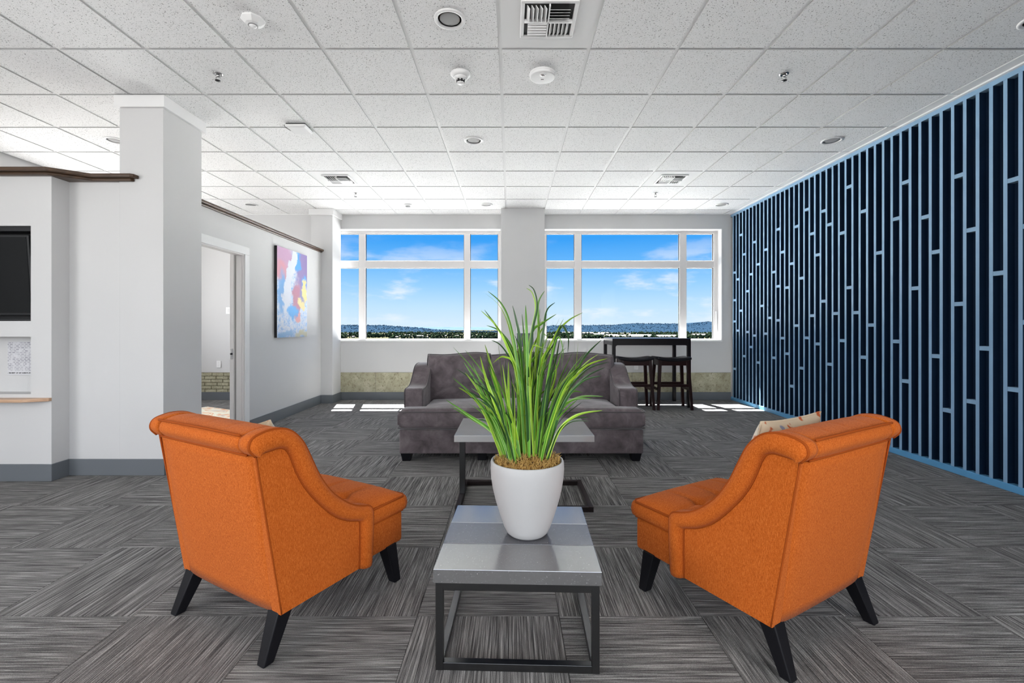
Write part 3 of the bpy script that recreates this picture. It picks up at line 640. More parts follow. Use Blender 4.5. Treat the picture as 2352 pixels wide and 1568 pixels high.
# ------------------------------------------------------------------ orange chairs
PR = [(-.100,.772,-.090,.772),(-.120,.796,-.075,.776),(-.122,.818,-.058,.778),(-.108,.838,-.035,.779),(-.07,.850,-.018,.780),(-.035,.853,-.004,.779),(.0,.849,.010,.774),(.029,.838,.0223,.7645),(.058,.816,.034,.745),(.089,.778,.046,.715),
      (.1206,.715,.068,.66),(.1603,.633,.105,.595),(.2166,.5516,.165,.518),(.2827,.49,.235,.445),(.335,.455,.30,.402),(.385,.434,.355,.380),(.418,.424,.370,.372),(.437,.408,.373,.366),(.443,.38,.374,.355),(.441,.27,.374,.27),(.434,.163,.372,.163)]
PC = [tuple(v) for v in catmull([Vector(p) for p in PR], 4)]
def tuft_cushion():
    b = MB(); n = 44; x0, x1, y0, y1 = -.322, .322, .07, .677; zb, ze = .318, .388
    tx = (-.215, -.072, .072, .215); ty = (.25, .40, .55)
    tx = (-.16, 0.0, .16); ty = (.26, .43)
    def H(x, y):
        u = (x-x0)/(x1-x0)*2-1; v = (y-y0)/(y1-y0)*2-1
        c = (1-abs(u)**5)*(1-abs(v)**5); z = ze+.047*c**.7 if c > 0 else ze
        for a in tx:
            for q in ty: z -= .026*math.exp(-((x-a)**2+(y-q)**2)/.0007)*c
        for a in tx: z -= .010*math.exp(-((x-a)/.009)**2)*c
        for q in ty: z -= .010*math.exp(-((y-q)/.009)**2)*c
        return z
    rings = []
    top = [[(x0+(x1-x0)*i/n, y0+(y1-y0)*j/n) for i in range(n+1)] for j in range(n+1)]
    v = [(x, y, H(x, y)) for row in top for x, y in row]; f = [(j*(n+1)+i, j*(n+1)+i+1, (j+1)*(n+1)+i+1, (j+1)*(n+1)+i) for j in range(n) for i in range(n)]
    edge = [(i, 0) for i in range(n)]+[(n, j) for j in range(n)]+[(n-i, n) for i in range(n)]+[(0, n-j) for j in range(n)]
    m = len(edge); base = len(v)
    for lev, (zz, out) in enumerate(((.375, .006), (.35, .009), (.325, .005), (zb, 0.0))):
        for i, j in edge:
            x, y = top[j][i]; nx = -1 if i == 0 else (1 if i == n else 0); ny = -1 if j == 0 else (1 if j == n else 0)
            v.append((x+nx*out, y+ny*out, zz))
    prev = [j*(n+1)+i for i, j in edge]
    for lev in range(4):
        cur = [base+lev*m+k for k in range(m)]
        f += [(prev[k], prev[(k+1) % m], cur[(k+1) % m], cur[k]) for k in range(m)]; prev = cur
    f.append(tuple(prev))
    return b.add(v, f), tx, ty, H
def make_chair():
    ch = empty('slipper_chair')
    MB().box(-.318, .318, .05, .668, .163, .316).build('seat_frame', M['orange'], ch, bevel=.018, seg=4, smooth=True)
    cu, tx, ty, H = tuft_cushion(); cs = cu.build('seat_cushion', M['orange'], ch, smooth=True)
    def rect(z, o_): return [(-.322-o_,.38,z),(-.322-o_,.66,z),(-.306,.677+o_,z),(.306,.677+o_,z),(.322+o_,.66,z),(.322+o_,.38,z)]
    MB().tube(rect(.387, .003), .0055, 8).build('piping', M['orange_pipe'], cs, smooth=True)
    MB().tube(rect(.318, .001), .004, 8).build('piping', M['orange_pipe'], cs, smooth=True)
    for a in tx:
        for q in ty: MB().lathe([(0,.006),(.008,.004),(.012,0),(0,-.001)], 12).build('button', M['orange_pipe'], cs, smooth=True, loc=(a, q, H(a, q)-.001))
    for s_ in (-1, 1):
        inner = [(p[2], p[3]) for p in PC]
        poly = [(-.0, .163), (-.045, .45)] + inner
        MB().prism(poly, s_*.285, s_*.336, 'x').build('side_panel', M['orange'], ch, bevel=.006)
        rings = []
        sec = [(-.02,.283),(-.05,.30),(-.06,.322),(-.04,.340),(.06,.353),(.25,.363),(.5,.367),(.75,.363),(.92,.353),(1.0,.338),(1.0,.283)]
        for (os_, oz, is_, iz) in PC:
            ring = []
            for u, xx in sec:
                ring.append((s_*xx, os_+(is_-os_)*u, oz+(iz-oz)*u))
            rings.append(ring)
        bd = MB().sweep(rings).build('side_border', M['orange'], ch, smooth=True)
        MB().tube([(s_*.343, p[0]+(p[2]-p[0])*.0, p[1]+(p[3]-p[1])*.0) for p in PC], .0055, 8).build('piping', M['orange_pipe'], bd, smooth=True)
        MB().tube([(s_*.338, p[2], p[3]) for p in PC], .004, 6).build('piping', M['orange_pipe'], bd, smooth=True)
    # outer back, slightly crowned
    rows = []; nz, nx = 14, 12
    v = []; f = []
    for j in range(nz+1):
        t_ = j/nz; z = .163+(.772-.163)*t_; y = -.098*t_ - .006*math.sin(math.pi*t_)
        for i in range(nx+1):
            u = i/nx*2-1; v.append((.333*u, y-.012*(1-u*u)**.5*.6 + .016*abs(u)**8, z))
    f = [(j*(nx+1)+i, j*(nx+1)+i+1, (j+1)*(nx+1)+i+1, (j+1)*(nx+1)+i) for j in range(nz) for i in range(nx)]
    m_ = MB().add(v, f); bp = m_.build('back_panel', M['orange'], ch, smooth=True)
    so = bp.modifiers.new('solid', 'SOLIDIFY'); so.thickness = .03; so.offset = -1 if False else 1
    # make sure thickness goes forward
    bp.data.flip_normals() if bp.data.polygons[0].normal.y > 0 else None
    so.offset = -1
    for s_ in (-1, 1): MB().tube([(s_*.334, -.098*k/8+.004, .165+.607*k/8) for k in range(9)], .004, 6).build('piping', M['orange_pipe'], bp, smooth=True)
    # inner back
    MB().prism([(-.06,.76),(.03,.79),(.085,.74),(.17,.43),(.17,.33),(.03,.33)], -.286, .286, 'x').build('inner_back', M['orange'], ch, bevel=.03, seg=4, smooth=True)
    # top roll with shallow tufting creases
    ro = [(p[0], p[1]) for p in PC[:41]]
    cen = Vector((-.015, .785)); rings = []; nn = 60
    for i in range(nn+1):
        x = -.284+.568*i/nn; u = abs(x)/.284; ring = []
        cr = sum(math.exp(-((x-a)/.010)**2) for a in (-.142, 0.0, .142))
        for (a, z) in ro:
            p = Vector((a, z)); dd = p-cen; k = 1.0+.05*(1-u**6)-.035*cr*(1 if a > -.09 else .2)
            if u > .96: k -= .10*(u-.96)/.04
            q = cen+dd*k; ring.append((x, q.x, q.y))
        ring += [(x, .02, .70), (x, -.07, .745)]
        rings.append(ring)
    rl = MB().sweep(rings).build('top_roll', M['orange'], ch, smooth=True)
    MB().tube([(-.283+.566*k/20, -.118-.004*math.sin(math.pi*k/20), .842+.003*math.sin(math.pi*k/20)) for k in range(21)], .005, 8).build('piping', M['orange_pipe'], rl, smooth=True)
    MB().tube([(-.30+.60*k/12, -.104, .771) for k in range(13)], .0045, 8).build('piping', M['orange_pipe'], rl, smooth=True)
    for sx in (-1, 1):
        for (bx_, by_, tx_, ty_) in ((.305, -.040, .29, .035), (.328, .600, .29, .585)):
            a, c_ = .021, .033
            MB().hexa([(sx*bx_-a, by_-a, 0), (sx*bx_+a, by_-a, 0), (sx*bx_+a, by_+a, 0), (sx*bx_-a, by_+a, 0)],
                      [(sx*tx_-c_, ty_-c_, .175), (sx*tx_+c_, ty_-c_, .175), (sx*tx_+c_, ty_+c_, .175), (sx*tx_-c_, ty_+c_, .175)]).build('leg', M['black_wood'], ch, bevel=.005, seg=3)
    return ch
def pillow(name, label, loc, rot, size=.43, th=.075, seed=1, group=None):
    n = 24; rnd_ = random.Random(seed); rings = []
    v = []; f = []
    for side in (1, -1):
        b0 = len(v)
        for j in range(n+1):
            for i in range(n+1):
                u = i/n*2-1; w_ = j/n*2-1; k = ((1-abs(u)**2.6)*(1-abs(w_)**2.6)); k = max(k, 0)**.55
                sq = 1-.055*(1-abs(w_)**2) if True else 1; sx = size/2*u*(1-.06*(1-w_*w_)); sz = size/2*w_*(1-.06*(1-u*u))
                v.append((sx, side*(th*k+.004)+.010*noise.noise(Vector((u*2+seed, w_*2, 0)))*k, sz))
        f += [(b0+j*(n+1)+i, b0+j*(n+1)+i+1, b0+(j+1)*(n+1)+i+1, b0+(j+1)*(n+1)+i) for j in range(n) for i in range(n)]
    edge = [i for i in range(n)]+[j*(n+1)+n for j in range(n)]+[n*(n+1)+n-i for i in range(n)]+[(n-j)*(n+1) for j in range(n)]; b0 = (n+1)**2
    f += [(edge[k], edge[(k+1) % len(edge)], b0+edge[(k+1) % len(edge)], b0+edge[k]) for k in range(len(edge))]
    e = empty(name, loc); e.rotation_euler = rot; tag(e, label, 'cushion', group)
    o = MB().add(v, f).build('cover', M['pillow'], e, smooth=True)
    o.data.materials.append(M['pillow_back'])
    for p in o.data.polygons:
        if p.normal.y < -.4: p.material_index = 1
    MB().tube([v[k][:1]+(0,)+v[k][2:] for k in edge], .005, 6, closed=True).build('piping', M['pillow_back'], e, smooth=True)
    return e
def pillow_fn(t, b_):
    co = obj_co(t); n = t.add('ShaderNodeTexNoise', Vector=t.add('ShaderNodeMapping', Vector=co, Scale=(4.5, 4.5, 7.0), Location=(1.3,0,.4)).outputs[0], Scale=1.0, Detail=3.0, Distortion=.9)
    setc(t, b_, t.ramp(n.outputs[0], [(.28, (.06,.06,.07)), (.36, (.34,.36,.42)), (.42, (.66,.60,.50)), (.50, (.70,.65,.55)), (.555, (.50,.13,.05)), (.60, (.62,.56,.46)), (.68, (.10,.10,.12)), (.75, (.68,.64,.55))], 'LINEAR'))
M['pillow'] = mat('patterned_cushion_fabric', (.6,.55,.45), .9, fn=pillow_fn, spec=.1)
def pillow_back_fn(t, b_):
    co = obj_co(t); s_ = t.add('ShaderNodeSeparateXYZ', _0=co); n = t.add('ShaderNodeTexNoise', Vector=co, Scale=11.0, Detail=2.0); w_ = t.add('ShaderNodeTexNoise', Vector=co, Scale=400.0)
    edge = t.mapr(t.math('ADD', s_.outputs[2], t.math('MULTIPLY', n.outputs[0], .05)), .195, .205)
    c0 = t.mix(t.math('MULTIPLY', edge, t.mapr(n.outputs[0], .60, .63)), (.52, .43, .31), (.40, .10, .035))
    c0 = t.mix(t.math('MULTIPLY', edge, t.mapr(n.outputs[0], .40, .37)), c0, (.22, .23, .30)); setc(t, b_, c0); bump(t, b_, w_.outputs[0], .3, .001)
M['pillow_back'] = mat('beige_cushion_fabric', (.52, .43, .31), .9, fn=pillow_back_fn, spec=.1)

proto = make_chair()
proto.location = (-1.138, 1.835, 0); proto.rotation_euler = (0, 0, R(-29))
tag(proto, 'orange tufted slipper chair on the television side of the stone-topped table', 'chair', 'orange slipper chairs')
chR = copy_tree(proto); chR.location = (1.210, 1.77, 0); chR.rotation_euler = (0, 0, R(30))
tag(chR, 'orange tufted slipper chair on the slatted wall side, patterned cushion showing', 'chair', 'orange slipper chairs')
def in_chair(ch, x, y, z): return Matrix.Translation(ch.location) @ Matrix.Rotation(ch.rotation_euler.z, 4, 'Z') @ Vector((x, y, z))
def pil_rot(ch, tilt, roll):
    return (Matrix.Rotation(ch.rotation_euler.z, 3, 'Z') @ Matrix.Rotation(tilt, 3, 'X') @ Matrix.Rotation(roll, 3, 'Y')).to_euler()
pillow('throw_pillow', 'beige patterned throw pillow leaning in the orange chair by slatted wall', in_chair(chR, .03, .188, .638), pil_rot(chR, R(16), R(0)), .44, .075, 3)
pillow('throw_pillow', 'patterned throw pillow barely showing over the television-side orange chair', in_chair(proto, -.075, .19, .598), pil_rot(proto, R(16), R(-12)), .41, .07, 8)

# ------------------------------------------------------------------ front table with stone slabs
ft = tag(empty('side_table', (.032, 1.897, 0), R(-1.9)), 'low table of three grey stone slabs on a black metal frame', 'table')
HW = .298
for k, m_ in ((0, 'stone'), (1, 'stone_dark'), (2, 'stone')):
    y0 = -.292+k*.1955; MB().box(-HW, HW, y0+.0015, y0+.194, .313, .363).build('stone_slab', M[m_], ft, bevel=.002)
MB().box(-HW+.01, HW-.01, -.288, .288, .300, .3135).build('under_board', M['black_metal'], ft)
hw, hy, tb = .291, .285, .027
for sx in (-1, 1):
    for sy in (-1, 1): MB().box(sx*hw-(tb if sx > 0 else 0), sx*hw+(0 if sx > 0 else tb), sy*hy-(tb if sy > 0 else 0), sy*hy+(0 if sy > 0 else tb), 0.0, .313).build('leg', M['black_metal'], ft, bevel=.0015)
for sy in (-1, 1):
    for z0 in (.001, .285):
        ya = sy*hy-(tb if sy > 0 else 0); MB().box(-hw+tb, hw-tb, ya, ya+tb, z0, z0+tb).build('rail', M['black_metal'], ft, bevel=.0015)
for sx in (-1, 1):
    for z0 in (.001, .285):
        xa = sx*hw-(tb if sx > 0 else 0); MB().box(xa, xa+tb, -hy+tb, hy-tb, z0, z0+tb).build('rail', M['black_metal'], ft, bevel=.0015)

# C-shaped table ---------------------------------------------------------------------
ct = tag(empty('cantilever_table', (.089, 3.268, 0)), 'glossy concrete-topped C-shaped table standing before the sofa', 'table')
MB().box(-.46, .46, -.288, .288, .470, .513).build('tabletop', M['stone_gloss'], ct, bevel=.003)
MB().box(-.455, -.415, -.02, .02, .035, .470).build('leg', M['black_metal'], ct, bevel=.002)
MB().box(-.40, .40, -.03, .03, .458, .470).build('support_bar', M['black_metal'], ct, bevel=.002)
for y0 in (-.262, .25): MB().box(-.422, .424, y0-(.0 if y0 > 0 else 0), y0+.032, 0, .035).build('base_rail', M['bronze_metal'], ct, bevel=.002)
for x0 in (-.457, .424): MB().box(x0, x0+.035, -.262, .282, 0, .0355).build('base_rail', M['bronze_metal'], ct, bevel=.002)

# ------------------------------------------------------------------ potted grass
PX, PY, PZ = .069, 1.905, .3635
pp = tag(empty('potted_grass', (PX, PY, PZ)), 'tall green ornamental grass in a white tapered ceramic pot', 'plant')
H = .306
prof = [(0,0),(.066,0),(.078,.003),(.087,.012),(.098,.035),(.117,.09),(.132,.14),(.144,.19),(.151,.235),(.1535,.27),(.1525,.298),(.150,.305),(.146,.307),(.141,.303),(.139,.29),(.139,.26),(0,.255)]
MB().lathe(prof, 64).build('pot', M['pot'], pp, smooth=True)
rnd = random.Random(11)
v = []; f = []; nr, ns = 12, 40
for i in range(nr+1):
    for k in range(ns):
        r_ = .1385*i/nr; a = 2*math.pi*k/ns; p = Vector((r_*math.cos(a), r_*math.sin(a), 0))
        v.append((p.x, p.y, H-.008+.030*(1-(i/nr)**2)+.012*noise.noise(p*28)+.008*noise.noise(p*70)))
for i in range(nr):
    for k in range(ns): f.append((i*ns+k, i*ns+(k+1) % ns, (i+1)*ns+(k+1) % ns, (i+1)*ns+k))
ms = MB().add(v, f).build('moss', M['moss'], pp, smooth=True)
b = MB()
for i in range(1100):
    r_ = .137*math.sqrt(rnd.random()); a = rnd.random()*6.283; p = Vector((r_*math.cos(a), r_*math.sin(a), 0)); z = H-.008+.030*(1-(r_/.1385)**2)+.010*noise.noise(p*28)
    dx, dy, dz = rnd.uniform(-.014,.014), rnd.uniform(-.014,.014), rnd.uniform(.003,.022)
    b.tube([(p.x,p.y,z-.003),(p.x+dx*.5+rnd.uniform(-.005,.005),p.y+dy*.5,z+dz*.8),(p.x+dx,p.y+dy,z+dz*rnd.uniform(.3,1.1))], [.0012,.0011,.0006], 3)
for i in range(150):     # pale wisps standing at the rim, back left and back right
    a = rnd.choice([R(155), R(30), R(60), R(120)])+rnd.gauss(0, .28); r_ = rnd.uniform(.11,.136); p = Vector((r_*math.cos(a), r_*math.sin(a), 0)); z = H-.015
    dx, dy, dz = rnd.uniform(-.02,.02), rnd.uniform(-.02,.02), rnd.uniform(.01,.036)
    b.tube([(p.x,p.y,z),(p.x+dx*.3+rnd.uniform(-.008,.008),p.y+dy*.5,z+dz*.7),(p.x+dx,p.y+dy,z+dz)], [.0012,.0011,.0007], 3)
mf = b.build('moss_fibres', M['moss_fibre'], pp); mf['kind'] = 'stuff'

def blade(pts, wmax, m_, tw, name='grass_blade'):
    C = catmull(pts, 7); n = len(C)-1; vs = []; fs = []; uvs = []
    for i, p in enumerate(C):
        t_ = i/n; a = C[max(0, i-1)]; c_ = C[min(n, i+1)]; tg = (c_-a).normalized()
        side = tg.cross(Vector((math.sin(tw+.9*t_), -math.cos(tw+.9*t_), 0)))
        side = side.normalized() if side.length > .05 else Vector((1,0,0)); nm = side.cross(tg).normalized()
        wd = wmax*(min(1.0, .62+1.1*t_))*(1-t_**2.4)**.8+.0014*(1-t_)+.0010
        vs += [p-side*wd/2, p-side*wd*.22+nm*wd*.10, p+nm*wd*.13, p+side*wd*.22+nm*wd*.10, p+side*wd/2]
        uvs += [(0,t_),(.28,t_),(.5,t_),(.72,t_),(1,t_)]
    for i in range(n):
        for k in range(4): fs.append((i*5+k, i*5+k+1, i*5+k+6, i*5+k+5))
    me = bpy.data.meshes.new(name); me.from_pydata([tuple(q) for q in vs], [], fs); ul = me.uv_layers.new(name='UVMap')
    for lp in me.loops: ul.data[lp.index].uv = uvs[lp.vertex_index]
    for p in me.polygons: p.use_smooth = True
    me.materials.append(m_); o = bpy.data.objects.new(name, me); COL.objects.link(o); o.parent = pp; return o
TR = [[(420,1000),(340,900),(190,790),(62,703)],[(430,990),(330,840),(230,690),(100,575)],[(400,980),(290,790),(210,680),(135,632)],[(425,1000),(340,820),(250,620),(165,483)],[(440,1000),(370,800),(300,600),(260,450)],[(450,1000),(400,780),(340,560),(288,382)],
 [(460,1010),(430,800),(390,600),(365,370)],[(440,1000),(300,810),(188,722)],[(470,1015),(450,850),(420,700),(390,500)],[(520,1000),(500,700),(470,450),(430,250),(380,140),(305,72)],[(500,1000),(480,600),(420,400),(350,270),(265,185)],[(495,1000),(470,560),(400,350),(285,180)],
 [(510,1000),(470,500),(390,320),(297,270)],[(530,1000),(510,600),(490,350),(470,240),(448,155)],[(545,1010),(540,600),(530,300),(524,152)],[(560,1000),(545,600),(560,330),(590,170),(575,70),(542,36)],[(570,1000),(575,600),(600,330),(596,150),(635,70)],[(580,1010),(590,600),(630,280),(650,180),(695,138)],
 [(570,1000),(545,560),(560,320),(620,260),(703,205)],[(585,1010),(600,560),(670,380),(745,232)],[(590,1010),(620,540),(700,330),(770,245),(855,197)],[(600,1010),(650,600),(720,290),(770,330),(770,430)],[(610,1010),(660,620),(700,470),(730,300)],[(600,1020),(700,800),(800,600),(830,370)],
 [(620,1010),(720,750),(850,480),(970,350)],[(620,1010),(740,700),(860,520),(1000,462)],[(625,1010),(740,740),(860,580),(985,515)],[(625,1010),(740,740),(850,600),(965,563)],[(630,1010),(720,780),(830,690),(975,683)],[(640,1000),(720,880),(830,790),(970,765)],[(630,1005),(710,900),(800,800),(920,770)],
 [(590,1020),(560,850),(520,790),(495,770)],[(580,1030),(575,880),(590,700),(685,620)],[(455,1000),(430,760),(425,600),(425,480)],[(560,1010),(640,760),(700,560),(690,460)],[(540,1010),(600,620),(620,420),(655,330)],[(555,1010),(520,560),(600,330),(640,270)],[(530,1010),(505,620),(480,440),(520,290)],
 [(430,1000),(350,840),(290,700),(300,520)],[(445,1000),(400,820),(330,680),(230,600)],[(612,1010),(720,720),(800,560),(905,480)],[(600,1010),(690,740),(770,560),(880,420)],[(560,1010),(585,700),(640,520),(760,400)]]
def blade_from(poly, base_dx, base_dy, dy_tip, wd, m_, tw):
    pts = []
    n = len(poly)-1
    for i, (zx, zy) in enumerate(poly):
        d = PY+base_dy+(dy_tip)*(i/n)**1.4; p = px(1000+zx/2.53, 640+zy/2.53, d)
        if i == 0: p = Vector((p.x, d, PZ+H-.02))
        pts.append(p-Vector((PX, PY, PZ)))
    pts[0] += Vector((base_dx, 0, 0))
    blade(pts, wd, m_, tw)
rnd = random.Random(5)
for i, poly in enumerate(TR):
    left = poly[0][0] < 480
    bd = rnd.uniform(-.05, .03) if left else rnd.uniform(-.05, .07)
    mm = rnd.choice(['leaf_light','leaf_light','leaf_mid']) if left else rnd.choice(['leaf_mid','leaf_mid','leaf_light','leaf_dark'])
    blade_from(poly, 0, bd, rnd.uniform(-.10, .14), rnd.uniform(.0095, .0145), M[mm], rnd.uniform(-.5, .5))
for i, poly in enumerate(TR):      # a second, looser blade beside each traced one
    k = rnd.uniform(.72, 1.0); jx, jy = rnd.gauss(0, 26), rnd.gauss(0, 20); n_ = len(poly)-1; b0_ = poly[0]
    q = [(b0_[0]+(x_-b0_[0])*(1-(1-k)*(a_/n_))+jx*(a_/n_)**1.5+rnd.gauss(0, 8)*(a_ == 0), b0_[1]+(y_-b0_[1])*(1-(1-k)*(a_/n_))+jy*(a_/n_)**1.5) for a_, (x_, y_) in enumerate(poly)]
    blade_from(q, 0, rnd.uniform(-.06, .07), rnd.uniform(-.16, .16), rnd.uniform(.007, .012), M[rnd.choice(['leaf_dark','leaf_mid','leaf_mid','leaf_light'])], rnd.uniform(-.7, .7))
for i in range(120):          # filler blades between the traced ones
    c_ = rnd.choice([0, 0, 1, 1, 1, 2, 2])
    bx_, by_, sp = ((-.050, -.03, -.30), (.005, .02, .0), (.035, -.01, .30))[c_]
    bx_ += rnd.gauss(0, .014); by_ += rnd.gauss(0, .028); hgt = rnd.uniform(.26, .50) if c_ != 1 else rnd.uniform(.34, .66)
    lx = sp*rnd.uniform(.15, .85)*hgt/.5+rnd.gauss(0, .045); ly = rnd.gauss(.0, .09)
    b0 = Vector((bx_, by_, H-.02)); dr_ = rnd.uniform(.0, .05)
    pts = [b0, b0+Vector((lx*.22, ly*.22, hgt*.36)), b0+Vector((lx*.55, ly*.55, hgt*.72)), b0+Vector((lx, ly, hgt-dr_))]
    blade(pts, rnd.uniform(.007, .012), M[rnd.choice(['leaf_dark','leaf_dark','leaf_mid','leaf_mid','leaf_light'])], rnd.uniform(-.9, .9))

# ------------------------------------------------------------------ sofa
SXc = .0955; SY = 4.085
sf = tag(empty('sofa', (SXc, SY, 0)), 'dark taupe velvet three-seat sofa with sloped arms', 'sofa')
MB().box(-1.105, 1.105, .035, .93, .078, .297).build('base', M['sofa'], sf, bevel=.012, seg=3)
for sx in (-1, 1):
    for y0 in (.075, .82): MB().hexa([(sx*1.085-.07*(sx>0)-.0,y0,0),(sx*1.085+.07*(sx<0),y0,0),(sx*1.085+.07*(sx<0),y0+.08,0),(sx*1.085-.07*(sx>0),y0+.08,0)],[(sx*1.10-.10*(sx>0),y0-.015,.08),(sx*1.10+.10*(sx<0),y0-.015,.08),(sx*1.10+.10*(sx<0),y0+.10,.08),(sx*1.10-.10*(sx>0),y0+.10,.08)]).build('foot', M['black_wood'], sf, bevel=.003)
    MB().box(-.04,.04,.10,.18,0,.08).build('foot', M['black_wood'], sf, bevel=.003, loc=(sx*.36,0,0))
# bench cushion, T-shaped, crowned top
def cushion_block(x0,x1,y0,y1,z0,z1,crown,n=(40,14),round_=.05,seed=0,wob=.004):
    v=[];f=[];nx,ny=n
    # superellipse-rounded block: two crowned faces plus rounded rim
    def shell(sgn):
        out=[]
        for j in range(ny+1):
            for i in range(nx+1):
                u=i/nx*2-1; w_=j/ny*2-1
                eu=min(1,(1-abs(u))*(x1-x0)/2/round_); ev=min(1,(1-abs(w_))*(y1-y0)/2/round_)
                k=(max(0,1-(1-eu)**2)*max(0,1-(1-ev)**2))**.5
                zc=(z0+z1)/2; h=(z1-z0)/2
                z=zc+sgn*(h*(.55+.45*k)+crown*k*(1-abs(u)**3)*(1-abs(w_)**3))+wob*noise.noise(Vector((u*5+seed,w_*3,sgn)))
                out.append(((x0+x1)/2+u*(x1-x0)/2,(y0+y1)/2+w_*(y1-y0)/2,z))
        return out
    a=shell(1);c_=shell(-1);v=a+c_;m=(nx+1)*(ny+1)
    for b0 in (0,m): f+=[(b0+j*(nx+1)+i,b0+j*(nx+1)+i+1,b0+(j+1)*(nx+1)+i+1,b0+(j+1)*(nx+1)+i) for j in range(ny) for i in range(nx)]
    edge=[i for i in range(nx)]+[j*(nx+1)+nx for j in range(ny)]+[ny*(nx+1)+nx-i for i in range(nx)]+[(ny-j)*(nx+1) for j in range(ny)]
    L=len(edge); f+=[(edge[k],edge[(k+1)%L],m+edge[(k+1)%L],m+edge[k]) for k in range(L)]
    return v,f,[a[k] for k in edge],[c_[k] for k in edge]
v1,f1,e1,_=cushion_block(-1.115,1.115,.0,.20,.302,.482,.012,(60,10),.045,1)
v2,f2,_,_=cushion_block(-.92,.92,.02,.80,.302,.487,.022,(50,20),.05,2)
sc=MB().add(v1,f1).add(v2,f2).build('seat_cushion',M['sofa'],sf,smooth=True,bevel=.012,seg=3)
MB().tube([(-1.117,.19,.462),(-1.117,.02,.462),(-1.10,-.002,.462),(1.10,-.002,.462),(1.117,.02,.462),(1.117,.19,.462)],.0055,8).build('piping',M['sofa_pipe'],sc,smooth=True)
MB().tube([(-1.117,.19,.318),(-1.117,.02,.318),(-1.10,-.002,.318),(1.10,-.002,.318),(1.117,.02,.318),(1.117,.19,.318)],.0055,8).build('piping',M['sofa_pipe'],sc,smooth=True)
arm_prof=[Vector((.165,.48,0)),Vector((.160,.56,0)),Vector((.165,.625,0)),Vector((.20,.648,0)),Vector((.30,.652,0)),Vector((.40,.672,0)),Vector((.50,.735,0)),Vector((.58,.80,0)),Vector((.66,.835,0)),Vector((.78,.845,0)),Vector((.90,.835,0)),Vector((.935,.80,0))]
ap=[(p.x,p.y) for p in catmull(arm_prof,4)]
for sx in (-1,1):
    poly=ap+[(.935,.10),(.24,.10),(.165,.30)]
    am=MB().prism(poly,sx*.912,sx*1.092,'x').build('arm',M['sofa'],sf,bevel=.022,seg=4,smooth=True)
    for xx in (.918,1.086): MB().tube([(sx*xx,p[0]-.001,p[1]-.004) for p in ap],.005,6).build('piping',M['sofa_pipe'],am,smooth=True)
MB().box(-.915,.915,.80,.955,.28,.83).build('back_frame',M['sofa'],sf,bevel=.03,seg=4,smooth=True)
for k,(cx_,wd) in enumerate(((-.63,.66),(.02,.66),(.66,.63))):
    v,f,ea,eb=cushion_block(-wd/2,wd/2,-.265,.245,-.085,.095,.045,(26,22),.10,5+k,.012)
    # stand the block up: local y -> z, z -> -y
    vv=[]
    for (x,y,z) in v:
        cor=max(0,abs(x)/(wd/2)-.75)*max(0,abs(y)/.25-.7)
        sag=.012*math.sin(x*9+k)*max(0,y/.25)
        vv.append((x*(1-.25*cor),-z,y*(1-.25*cor)+sag))
    o=MB().add(vv,f).build('back_cushion',M['sofa'],sf,smooth=True,loc=(cx_,.665,.70)); o.rotation_euler=(R(-9),0,0); o.modifiers.new('s','SUBSURF').render_levels=1
    fn_=lambda p:(p[0],-p[2],p[1])
    MB().tube([(x*(1-.25*max(0,abs(x)/(wd/2)-.75)*max(0,abs(y)/.25-.7)),-.045,y*(1-.25*max(0,abs(x)/(wd/2)-.75)*max(0,abs(y)/.25-.7))+.012*math.sin(x*9+k)*max(0,y/.25)) for (x,y,z) in ea],.005,6,closed=True).build('piping',M['sofa_pipe'],o,smooth=True)

# ------------------------------------------------------------------ tall table and saddle stools
bt = tag(empty('bar_table', (2.145, 7.26, 0)), 'tall black counter-height table below the window', 'table')
hx, hy = .597, .335
MB().box(-hx, hx, -hy, hy, 1.02, 1.054).build('tabletop', M['espresso_black'], bt, bevel=.003)
for sx in (-1, 1):
    for sy in (-1, 1):
        xa = sx*hx-(.05 if sx > 0 else 0); ya = sy*hy-(.05 if sy > 0 else 0); MB().box(xa, xa+.05, ya, ya+.05, 0, 1.02).build('leg', M['espresso_black'], bt, bevel=.003)
def apron(a, c_, fixed, axis):
    r_ = .03; pts = [(a, 1.02), (a, .92)] + [(a+r_-r_*math.cos(q*math.pi/8), .92+r_*math.sin(q*math.pi/8)) for q in range(1, 5)]
    pts += [(c_-r_+r_*math.sin(q*math.pi/8), .95-r_+r_*math.cos(q*math.pi/8)) for q in range(0, 4)] + [(c_, .92), (c_, 1.02)]
    return MB().prism(pts, fixed, fixed+.024, axis)
for y0 in (-hy+.004, hy-.028): apron(-hx+.05, hx-.05, y0, 'y').build('apron', M['espresso_black'], bt)
for x0 in (-hx+.004, hx-.028): apron(-hy+.05, hy-.05, x0, 'x').build('apron', M['espresso_black'], bt)
